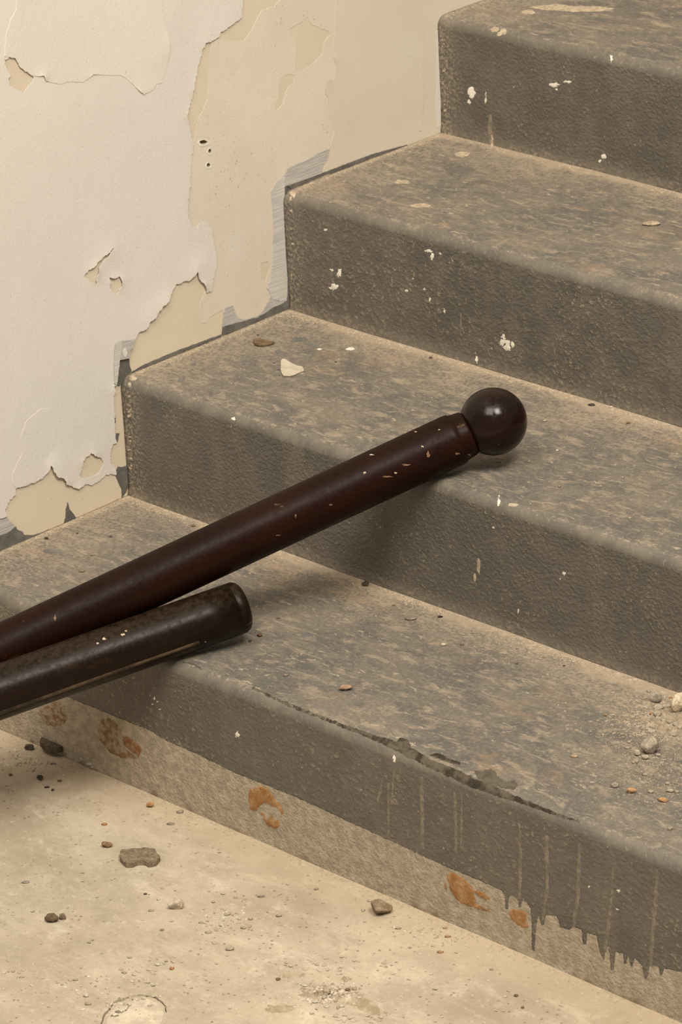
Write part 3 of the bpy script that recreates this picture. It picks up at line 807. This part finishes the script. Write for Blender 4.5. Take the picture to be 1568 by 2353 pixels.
for cx, cy, sx, sy, n in ((520,2120,60,28,90),(110,2260,120,30,50),(330,2240,60,40,40),(760,2220,110,30,40),(810,2340,50,12,40)):
    for _ in range(n):
        p, nn = hit(rng.gauss(cx, sx*.6), rng.gauss(cy, sy*.6))
        sz = rng.uniform(.0014, .0038)
        if p and nn.z > .9 and p.z < FLOOR_Z+.01 and p.y < -.306 and free(p, sz, 'flakes'): pts.append((p, sz))
flakes('loose_flakes', pts, mat_simple('floor_flakes', (.36, .295, .21), (.47, .395, .295), 40, .85, .3), 'loose thin concrete flakes scattered over the floor', 'flakes')
SPK = mat_simple('dark_and_pale_specks', (.10, .075, .05), (.55, .48, .38), 45, .95, .4, lo=.49, hi=.51)
sets = {1: [], 2: [], 3: []}
for _ in range(1700):
    x = rng.uniform(0, 1600); y = rng.uniform(20, 2000)
    p, nn = hit(x, y)
    if p and nn.z > .9 and p.z > .1:
        i = int(round(p.z/RISE))
        sz = rng.choice([.0004, .0005, .0006, .0009])
        if i in sets and nn.z > .995 and p.x > .004 and p.y < riser_y(p.x, p.y-.01, p.z)-1.3*sz and free(p, sz, 'specks'): sets[i].append((p, sz))
for i in sets: grains('specks', sets[i], SPK, label='sparse specks of dirt lying on the '+ORD[i], cat='dirt')

# ------------------------------------------------------------------ stones, chips and crumbs
_rm = {}
def rmat(c, rough=.9, sc=150):
    key = tuple(c)
    if key not in _rm:
        k = NT('stone_%d' % len(_rm)); a = k.noise(sc, 5, .7); f = k.noise(sc*4, 3, .6)
        cc = k.mix(k.step(a, .35, .68), tuple(x*.62 for x in c), tuple(min(1, x*1.25) for x in c))
        cc = k.mix(k.mul(k.step(f, .62, .72), .5), cc, tuple(min(1, x*1.9) for x in c))
        _rm[key] = k.out(cc, rough, .3, k.bump(k.add(a, f), .7, .0015))
    return _rm[key]
def rock_mesh(name, sx, sy, sz, seed, sub=3, lump=.35, cuts=4):
    bm = bmesh.new(); bmesh.ops.create_icosphere(bm, subdivisions=sub, radius=1)
    rnd = random.Random(seed)
    planes = []
    for _ in range(cuts):
        v = Vector((rnd.gauss(0, 1), rnd.gauss(0, 1), rnd.gauss(0, .8))).normalized(); planes.append((v, rnd.uniform(.55, .85)))
    for v in bm.verts:
        p = v.co.copy()
        d = 1+lump*mnoise.noise(p*1.3+Vector((seed*3.1, 0, 0)))+.3*lump*mnoise.noise(p*4+Vector((0, seed*2.3, 0)))
        p *= d
        for n, t in planes:
            e = p.dot(n)-t
            if e > 0: p -= n*e*.9
        v.co = (p.x*sx, p.y*sy, p.z*sz)
    zmin = min(v.co.z for v in bm.verts)
    for v in bm.verts: v.co.z -= zmin
    m = bpy.data.meshes.new(name); bm.to_mesh(m); bm.free(); return m
def rock(name, label, cat, px, py, wpx, hpx, c, seed, group=None, flat=None, yaw=0.0, lump=.35, cuts=4, sub=3, sink=.06):
    """px,py = centre in the photo; wpx,hpx = apparent size"""
    p, n = hit(px, py+hpx*.22)
    mpp = (p-CAM).length/FPX
    sx = wpx*mpp/2
    # apparent height = depth*sin(pitch)+height*cos(pitch)
    hh = hpx*mpp
    sz = (flat if flat else .55)*hh*.62
    sy = max(sx*.45, min(sx*1.2, (hh-sz*1.5)/.42/2)) if hh > sz else sx*.6
    me = rock_mesh(name, sx, sy, sz, seed, sub, lump, cuts)
    o = link(name, me, rmat(c), None, label, cat, group)
    o.location = p-Vector((0, 0, sz*sink*2)); o.rotation_euler = (0, 0, YAW-math.pi/2+yaw)
    return o
def flake(name, label, cat, poly, mat, thick=.0012, group=None, curl=.0, top=None, lift=0.0):
    """thin chip lying on the surface with outline traced from the photo; gets real thickness"""
    out = jagged(poly, 4, .7, .15, seed=4.4)
    c = sum(out, Vector((0, 0)))/len(out)
    base, n = hit(c.x, c.y)
    pts = [on_z(p.x, p.y, base.z) for p in out]
    v, tris, bnd = fill([Vector((p.x*1000, p.y*1000)) for p in pts], [], max(3.0, 5.0))
    V = []
    cen = Vector((base.x*1000, base.y*1000)); rad = max((p-cen).length for p in v)
    for p in v:
        z = curl*((p-cen).length/rad)**2+.0003+lift*0
        V.append((p.x/1000-base.x, p.y/1000-base.y, z))
    nb = len(V)
    for p in v:
        z = curl*((p-cen).length/rad)**2+.0003
        q = mnoise.noise((p.x*.2, p.y*.2, 1))*.25
        V.append((p.x/1000-base.x, p.y/1000-base.y, z+thick*(1+q)))
    F = []
    for t in tris:
        a, b, cc = (Vector((v[i].x, v[i].y)) for i in t[:3])
        t = t if (b-a).cross(cc-a) > 0 else tuple(reversed(t))
        F.append(tuple(nb+i for i in t)); F.append(tuple(reversed(t)))
    for a, b in bnd: F.append((a, b, nb+b, nb+a))
    me = mk(name, V, F)
    bm = bmesh.new(); bm.from_mesh(me); bmesh.ops.recalc_face_normals(bm, faces=bm.faces); bm.to_mesh(me); bm.free()
    o = link(name, me, mat, None, label, cat, group, smooth=False)
    o.location = base+Vector((0, 0, .0002)); return o

GREYST = (.20, .165, .12); BROWN = (.20, .135, .075); ORANGE = (.42, .215, .085); TAN = (.42, .345, .25); PALE = (.60, .53, .42); DARK = (.075, .062, .045); CEM = (.46, .39, .29)
MARKS = {'floor': [(322,1976,'beside the flat notched concrete chip'),(110,1740,'around the charcoal chunk under the worn post'),(200,1760,'in the white rubble line at the riser foot'),(540,2120,'among loose flakes on the open floor'),
  (765,2290,'in the brown soil smear'),(310,2305,'at the cracked cement patch'),(1025,2145,'below the round rust stain'),(875,2100,'near the rounded brown stone'),(405,2085,'near the cream tile fragment'),(345,1860,'near the orange brick pebble'),(150,2240,'on the floor beyond the cement patch'),(600,2240,'on bare floor before the soil smear')],
 'lowest tread': [(1525,1640,'in the rubble heap against the riser'),(1475,1740,'around the pale mortar lump'),(1500,1820,'near the two orange pebbles'),(1030,1475,'beside the dust line of the lowest tread'),(620,1460,'near the capped end of the worn post'),(1550,1690,'below the rubble heap')],
 'second tread': [(650,850,'around the cream paint flake'),(1270,1040,'beside the ball finial'),(1430,960,'near the dusty third riser')],
 'wall side': [(180,1230,'by the torn cream patch of the wall'),(200,1300,'behind the ball-ended post'),(440,1208,'where the post meets the riser')]}
def cname(c):
    r, g, b = c
    if r < .13: return 'dark brown'
    if r > .55: return 'pale cream'
    if r/b > 2.6: return 'orange' if r > .3 else 'rusty brown'
    if r > .44: return 'light grey'
    if r > .37: return 'tan'
    return 'grey brown'
def clabel(surf, x, y, a, c):
    m = min(MARKS[surf], key=lambda q: (q[0]-x)**2+(q[1]-y)**2)
    return '%s %s rubble crumb %s' % ('tiny' if a < 12 else 'small', cname(c), m[2])
# floor
flake('concrete_chip', 'flat dark grey-brown concrete chip with a notched edge on the bare floor', 'concrete chip',
  [(277,1968),(281,1963),(300,1961),(318,1960),(330,1958),(356,1961),(362,1971),(369,1979),(360,1990),(342,1994),(330,1988),(318,1989),(305,1994),(290,1994),(283,1988),(276,1980)], rmat((.245,.188,.122), .95, 260), .0060)
flake('concrete_chip', 'larger charcoal rubble chunk on the floor against the lowest riser', 'concrete chip',
  [(92,1714),(98,1705),(108,1706),(113,1709),(130,1707),(148,1707),(154,1713),(150,1722),(142,1730),(130,1731),(112,1728),(98,1722)], rmat((.105,.080,.050), .95, 200), .007)
rock('stone', 'small charcoal rubble lump beside the larger charcoal chunk under the worn post', 'stone', 68, 1717, 24, 20, (.085,.07,.05), 3, cuts=5)
rock('stone', 'rounded brown stone on the floor beside the lowest riser', 'stone', 875, 2090, 56, 46, (.27,.20,.125), 12, flat=.62, yaw=.5, cuts=6, lump=.25)
rock('stone', 'cream chipped tile fragment with a dark underside on the bare floor', 'stone', 405, 2082, 38, 30, (.56,.47,.345), 21, flat=.8, cuts=8, lump=.1)
rock('stone', 'small brown stone with an orange side near the concrete chip', 'stone', 246, 1942, 26, 20, (.27,.165,.09), 8, flat=.7, cuts=6, lump=.2)
rock('stone', 'knobbly dark brown lump lying alone on the bare floor', 'stone', 120, 2112, 34, 26, (.16,.115,.065), 33, flat=.65, cuts=5)
rock('stone', 'little dark brown crumb touching the knobbly brown lump', 'stone', 144, 2108, 16, 18, (.20,.15,.09), 34, flat=.7, cuts=4)
rock('pebble', 'bright orange brick pebble on the floor by the rust-stained riser', 'pebble', 345, 1851, 21, 17, (.50,.26,.11), 41, flat=.7, cuts=5)
rock('crumb', 'dark crumb cluster among the spots on the floor below the posts', 'crumb', 93, 1787, 16, 14, DARK, 43)
crumbs_floor = [(240,1894,14,8,ORANGE),(207,1755,18,12,PALE),(188,1744,12,9,PALE),(213,1763,10,7,PALE),(226,1766,12,7,TAN),(122,1755,16,7,(.22,.19,.15)),(89,1783,8,6,DARK),(137,1794,11,7,(.16,.12,.08)),(121,1815,8,7,DARK),(108,1809,14,5,DARK),
 (24,1780,9,8,(.18,.13,.08)),(392,1893,22,6,(.26,.22,.17)),(413,1866,20,9,(.30,.26,.20)),(60,2027,20,6,(.30,.26,.20)),(334,2054,9,6,DARK),(364,2067,9,6,PALE),(600,2060,18,6,(.22,.19,.15)),(1012,2187,16,9,(.40,.23,.12)),(395,2226,12,7,(.45,.19,.06)),(1186,2288,12,8,(.18,.12,.07)),
 (1202,2315,9,7,(.22,.12,.06)),(727,2043,12,8,(.35,.29,.21)),(640,2250,12,9,(.22,.12,.06)),(642,2104,15,9,TAN),(700,2264,20,9,PALE),(523,2100,18,10,CEM),(510,2126,13,8,PALE),(560,2132,14,9,TAN),(576,2112,12,8,TAN),(550,2112,10,6,PALE),(528,2180,24,12,TAN),(462,2120,12,6,TAN),(480,2142,18,7,TAN),(372,2137,12,6,(.30,.24,.17)),(348,2092,14,7,TAN),
 (198,2287,13,12,PALE),(203,2306,16,10,TAN),(286,2235,15,7,TAN),(173,2252,12,6,TAN),(362,2216,14,9,PALE),(383,2209,10,6,TAN),(246,2271,10,6,PALE),(288,2308,12,8,CEM),(312,2296,16,9,PALE),(332,2294,14,8,PALE),(345,2312,10,6,TAN),(272,2325,14,8,(.26,.21,.15)),
 (750,2276,18,12,TAN),(745,2292,14,12,CEM),(726,2303,14,8,PALE),(752,2313,14,7,PALE),(786,2312,14,8,PALE),(772,2300,10,8,CEM),(800,2275,14,9,BROWN),(815,2272,12,8,TAN),(826,2292,14,7,PALE),(716,2328,12,8,PALE),(30,2232,10,6,TAN),(50,2245,12,6,TAN),(1024,2132,15,6,(.42,.27,.14)),(1030,2152,16,8,(.44,.27,.14)),(835,2092,10,8,(.42,.36,.28)),(916,2133,16,7,TAN),(850,2070,12,6,TAN),(1130,2227,10,6,(.34,.27,.2))]
for i, (x, y, a, b, c) in enumerate(crumbs_floor):
    rock('crumb', clabel('floor', x, y, a, c), 'crumb', x, y, a, b, c, 100+i, 'crumbs on the floor', cuts=4, sub=2, flat=.6)
# lowest tread
rock('stone', 'pale cracked lump of mortar on the lowest tread amid small crumbs', 'stone', 1497, 1720, 48, 44, (.37,.31,.23), 51, flat=.75, lump=.22, cuts=5)
rock('stone', 'rounded grey mortar lump in the rubble heap against the riser', 'stone', 1510, 1607, 30, 28, (.36,.31,.24), 52, flat=.8, lump=.2, cuts=4)
rock('brick_fragment', 'angular cream brick fragment with orange edge in the rubble heap', 'brick fragment', 1566, 1622, 62, 50, (.60,.49,.35), 57, flat=.8, yaw=.7, lump=.1, cuts=8)
rock('chip', 'flat orange-tan chip lying alone on the lowest tread', 'chip', 793, 1582, 38, 15, (.36,.235,.15), 61, flat=.7, cuts=6)
rock('chip', 'thin grey flake on the lowest tread beside the dust line', 'chip', 945, 1419, 27, 14, (.24,.195,.15), 62, flat=.4, cuts=5)
rock('crumb', 'black crumb on the dust line of the lowest tread', 'crumb', 1012, 1417, 15, 7, (.035,.03,.025), 63)
rock('crumb', 'dark olive crumb wedged at the foot of the riser below the ball-ended post', 'crumb', 840, 1342, 18, 14, (.07,.058,.035), 64)
rock('crumb', 'rusty brown crumb beside the end of the worn post', 'crumb', 597, 1459, 13, 12, (.15,.08,.04), 65)
rock('pebble', 'round orange pebble on the lowest tread below the mortar lump', 'pebble', 1452, 1817, 23, 17, (.50,.30,.15), 71, flat=.65, cuts=3)
rock('pebble', 'angular orange pebble near the worn edge of the lowest tread', 'pebble', 1524, 1839, 24, 14, (.50,.285,.13), 72, flat=.6, cuts=6)
rock('pebble', 'flat tan pebble resting on the grey lowest tread', 'pebble', 1320, 1737, 18, 9, (.46,.32,.20), 73, flat=.5)
rock('crumb', 'lumpy pair of tan crumbs on the lowest tread', 'crumb', 1413, 1806, 22, 14, (.38,.32,.24), 74, flat=.7)
crumbs_t1 = [(1512,1626,26,16,CEM),(1532,1624,22,13,CEM),(1512,1641,20,18,TAN),(1497,1640,9,9,ORANGE),(1540,1660,14,12,TAN),(1552,1665,14,14,CEM),(1540,1676,13,10,TAN),(1562,1673,12,10,CEM),(1492,1588,11,9,TAN),(1542,1603,8,6,ORANGE),(1465,1732,18,16,CEM),(1484,1741,18,14,CEM),(1463,1750,14,12,TAN),(1456,1752,10,8,TAN),(1514,1735,14,8,CEM),
 (1446,1704,11,9,TAN),(1443,1718,14,7,TAN),(1496,1819,14,10,CEM),(1535,1800,13,9,TAN),(1540,1818,20,10,CEM),(1556,1820,11,8,TAN),(1483,1780,13,9,TAN),(1540,1905,16,10,(.38,.31,.22)),(1470,1680,10,7,TAN),(1510,1668,10,8,TAN),(1525,1655,12,9,CEM),(1550,1690,10,8,TAN),
 (1020,1481,13,9,PALE),(1062,1481,9,6,BROWN),(658,1552,13,7,(.34,.25,.17)),(1189,1525,7,6,BROWN),(1297,1530,7,4,DARK),(575,1473,8,6,DARK),(905,1391,8,4,BROWN),(640,1420,10,5,BROWN),(1392,1644,8,6,ORANGE),(1190,1490,9,5,TAN)]
for i, (x, y, a, b, c) in enumerate(crumbs_t1):
    rock('crumb', clabel('lowest tread', x, y, a, c), 'crumb', x, y, a, b, c, 300+i, 'crumbs on the lowest tread', cuts=4, sub=2, flat=.65)
# second tread
flake('paint_chip', 'cream fallen paint flake lying flat on the second tread', 'paint chip',
  [(646,833),(650,829),(657,829),(668,835),(680,841),(694,845),(698,850),(699,854),(690,858),(680,863),(669,867),(652,867),(648,861),(645,850)], mat_simple('fallen_cream_paint', (.42,.365,.275), (.50,.435,.335), 60, .7, .2), .0009, curl=.0012)
flake('dry_leaf', 'curled brown dry leaf on the second tread near the wall', 'leaf',
  [(582,788),(588,784),(598,783),(608,785),(620,788),(632,791),(620,795),(606,797),(594,797),(585,795)], mat_simple('dry_leaf_brown', (.115,.075,.035), (.20,.135,.075), 180, .8, .8), .002, curl=.002)
flake('paint_chip', 'small white paint sliver on the second tread away from the leaf', 'paint chip', [(794,804),(803,800),(812,801),(816,804),(808,807),(798,806)], SPLAT, .0008)
flake('paint_chip', 'tiny white paint splinter between the leaf and the white sliver', 'paint chip', [(728,804),(734,802),(741,804),(735,806)], SPLAT, .0008)
rock('crumb', 'dark crumb on the second tread close to the third riser', 'crumb', 1360, 930, 18, 9, DARK, 81)
rock('pebble', 'small tan pebble on the second tread under the ball', 'pebble', 1145, 1060, 11, 7, (.42,.31,.2), 82, flat=.6)
crumbs_t2 = [(593,770,6,4,DARK),(1281,1035,9,5,PALE),(1252,967,13,6,TAN),(1286,1118,8,6,(.40,.25,.14)),(1445,972,11,6,BROWN),(640,849,4,3,DARK),(642,862,4,3,DARK),(990,822,9,5,DARK),(772,832,5,4,DARK),(1405,935,9,5,PALE),(630,834,5,3,DARK),(1448,1190,10,5,TAN)]
for i, (x, y, a, b, c) in enumerate(crumbs_t2):
    rock('crumb', clabel('second tread', x, y, a, c), 'crumb', x, y, a, b, c, 400+i, 'crumbs on the second tread', cuts=4, sub=2, flat=.6)
rock('stone', 'flat tan oval stone on the third tread', 'stone', 1497, 513, 42, 16, (.42,.33,.235), 91, flat=.42, cuts=2, lump=.12)
crumbs_t0 = [(107,1237,10,8,DARK),(178,1225,6,5,DARK),(254,1233,7,7,(.12,.09,.06)),(188,1312,16,8,(.24,.2,.15)),(213,1276,12,5,(.25,.19,.13)),(445,1208,12,8,BROWN)]
for i, (x, y, a, b, c) in enumerate(crumbs_t0):
    rock('crumb', clabel('wall side', x, y, a, c), 'crumb', x, y, a, b, c, 450+i, 'crumbs by the wall on the lowest tread', cuts=4, sub=2, flat=.6)

# ------------------------------------------------------------------ the two posts
def lathe(name, prof, seg=96):
    """profile list (r, z along the axis)"""
    V = []; F = []
    for r, z in prof:
        for i in range(seg):
            a = 2*math.pi*i/seg; V.append((r*math.cos(a), r*math.sin(a), z))
    for k in range(len(prof)-1):
        for i in range(seg):
            j = (i+1) % seg; F.append((k*seg+i, k*seg+j, (k+1)*seg+j, (k+1)*seg+i))
    F.append(tuple(reversed(range(seg)))); F.append(tuple((len(prof)-1)*seg+i for i in range(seg)))
    return mk(name, V, F)
def solve_post(q0, q1, rpx, az, ny, nz, rn=NR):
    v0, v1 = ray(*q0), ray(*q1); n = v0.cross(v1); a = math.radians(az)
    t = -(n.x*math.cos(a)+n.y*math.sin(a))/n.z
    D = Vector((math.cos(a), math.sin(a), t)).normalized()
    m = D.cross(Vector((1, 0, 0))).normalized()
    if m.z < 0: m = -m
    lo, hi = 3.0, 7.0
    for _ in range(60):
        s = (lo+hi)/2; P = CAM+v0*s; R = rpx*s/FPX
        if (P-Vector((0, ny+rn, nz-rn))).dot(m)-(R+rn+.0012) > 0: lo = s
        else: hi = s
    P = CAM+v0*lo; R = rpx*lo/FPX
    for _ in range(4):      # settle on the real, slightly wavy nosing
        gap = min(BVH.find_nearest(P-D*(.4*i/400))[3] for i in range(401))-R
        P = P-Vector((0, 0, gap+.0002))
    print('post gap', gap)
    L = (P.z-FLOOR_Z-R*math.cos(math.asin(D.z)))/D.z
    return P, D, R, L
def post_root(name, P, D, L, label, twist=0):
    o = bpy.data.objects.new(name, None); col.objects.link(o)
    base = P-D*L
    q = D.to_track_quat('Z', 'Y')
    o.matrix_world = Matrix.Translation(base) @ q.to_matrix().to_4x4() @ Matrix.Rotation(twist, 4, 'Z')
    o['label'] = label; o['category'] = 'post'
    return o
def arc(r, z, rc, n=8):
    """rounded end: profile points from the side at z-rc to radius r-rc at z"""
    return [(r-rc+rc*math.cos(i/n*math.pi/2), z-rc+rc*math.sin(i/n*math.pi/2)) for i in range(n+1)]
# ball-ended post
P1, D1, R1, L1 = solve_post((1134, 966), (0, 1494), 61, 58, 0, 2*RISE)
a = post_root('bollard_post', P1, D1, L1, 'dark brown painted steel post with ball finial leaning across the step edges')
RB = R1*78.5/61
e = L1-R1*62/61      # end of the shaft
prof = [(R1-.003, 0), (R1, .003)]+[(R1, .003+(e-.031)*i/40) for i in range(1, 40)]+[(R1, e-.021), (R1*.985, e-.0165), (R1*.93, e-.0145), (R1*.915, e-.012)]
prof += [(R1*.875, e-.003), (R1*.86, e-.0008), (R1*.83, e)]
def part(name, mesh, mat, parent, label=None):
    o = link(name, mesh, mat, None, label=label); o.parent = parent; return o
part('shaft', lathe('shaft', prof), POLE_A, a)
part('neck', lathe('neck', [(R1*.62, e-.004), (R1*.62, e+.006), (R1*.70, e+.008)]), POLE_A, a)
ball = [(max(RB*math.sin(t), .0004), L1-RB*math.cos(t)) for t in [math.pi*i/48 for i in range(49)]]
bo = part('ball_finial', lathe('ball_finial', ball), BALL, a, 'glossy dark brown ball finial')
# worn post with the rounded cap
P2, D2, R2_, L2 = solve_post((552, 1392), (0, 1587), 61.5, 66, -RUN, RISE)
b = post_root('bollard_post', P2, D2, L2, 'worn brown steel post with rounded bare end lying in front of the ball-ended post')
e2 = L2+.006
part('shaft', lathe('shaft', [(R2_-.003, 0), (R2_, .003)]+[(R2_, .003+(e2-.014-.003)*i/40) for i in range(1, 41)]), POLE_B, b)
part('end_cap', lathe('end_cap', [(R2_*.9, e2-.02), (R2_*1.001, e2-.0145)]+arc(R2_*1.001, e2, .011, 10)[1:]+[(R2_*.3, e2+.001)]), POLE_B, b, 'rounded cap with chipped paint')
# weld seam low on the side facing the camera
Mi = b.matrix_world.inverted().to_3x3()
vd = (Mi @ (CAM-P2)).normalized(); ud = (Mi @ Vector((0, 0, 1)))
vd = Vector((vd.x, vd.y, 0)).normalized(); ud = Vector((ud.x, ud.y, 0)); ud = (ud-vd*ud.dot(vd)).normalized()
def on_post(th, z, r): d = vd*math.cos(th)+ud*math.sin(th); return Vector((d.x*r, d.y*r, z))
V = []; F = []
th0 = math.radians(-47)
for i in range(121):
    z = .02+(e2-.09)*i/120; wob = .02*mnoise.noise((z*9, 0, 0))
    for dth, h in ((-.11, -.0003), (-.05, .0006), (.0, .0010), (.05, .0005), (.10, -.0003)):
        V.append(on_post(th0+wob+dth, z, R2_+h))
for i in range(120):
    for k in range(4): q = i*5+k; F.append((q, q+1, q+6, q+5))
part('weld_seam', mk('weld_seam', V, F), mat_simple('rubbed_seam', (.018,.010,.006), (.085,.054,.028), 45, .5, .4, lo=.36, hi=.66), b, 'rubbed lighter weld seam along the shaft')
# chips of bare metal and plaster on both posts
def chips(root, P, D, R, L, lst, mat, name):
    M3 = root.matrix_world.inverted()
    for i, (x, y, rx, ry) in enumerate(lst):
        out = []
        ok = True
        for (u, v) in blob(x, y, rx*.75, ry*.7, 500+i, 11, .6)+[(x, y)]:
            d = ray(u, v).normalized()
            w0 = CAM-P; dd = d-D*d.dot(D); ww = w0-D*w0.dot(D)
            A = dd.dot(dd); B = 2*dd.dot(ww); C = ww.dot(ww)-(R+.00035)**2; disc = B*B-4*A*C
            if disc < 0: ok = False; break
            out.append(M3 @ (CAM+d*((-B-math.sqrt(disc))/(2*A))))
        if not ok: continue
        n = len(out)-1
        part(name, mk(name, out, [(k, (k+1) % n, n) for k in range(n)]), mat, root)
CH = mat_simple('pale_chip', (.36,.27,.18), (.50,.42,.32), 200, .6, .3)
BRN = mat_simple('brown_chip', (.13,.062,.032), (.20,.11,.06), 200, .6, .3)
MET = mat_simple('light_chip', (.55,.50,.44), (.70,.66,.60), 200, .4, .3)
chips(a, P1, D1, R1, L1, [(955,992,4,2),(855,1045,7,2),(838,1086,5,4),(910,1087,5,3),(1010,987,3,2),(972,1026,4,3)], CH, 'paint_chip')
chips(a, P1, D1, R1, L1, [(932,1068,12,4),(985,1045,5,10),(760,1160,6,3),(680,1186,3,6),(1052,1042,7,4),(1080,1045,5,3),(127,1420,3,9),(890,1095,14,3),(640,1230,7,2)], BRN, 'paint_chip')
chips(b, P2, D2, R2_, L2, [(224,1478,4,4),(240,1468,6,4),(282,1458,8,4),(290,1450,4,3)], CH, 'paint_chip')
chips(b, P2, D2, R2_, L2, [(472,1475,2,2)], MET, 'paint_chip')
bpy.context.view_layer.update()
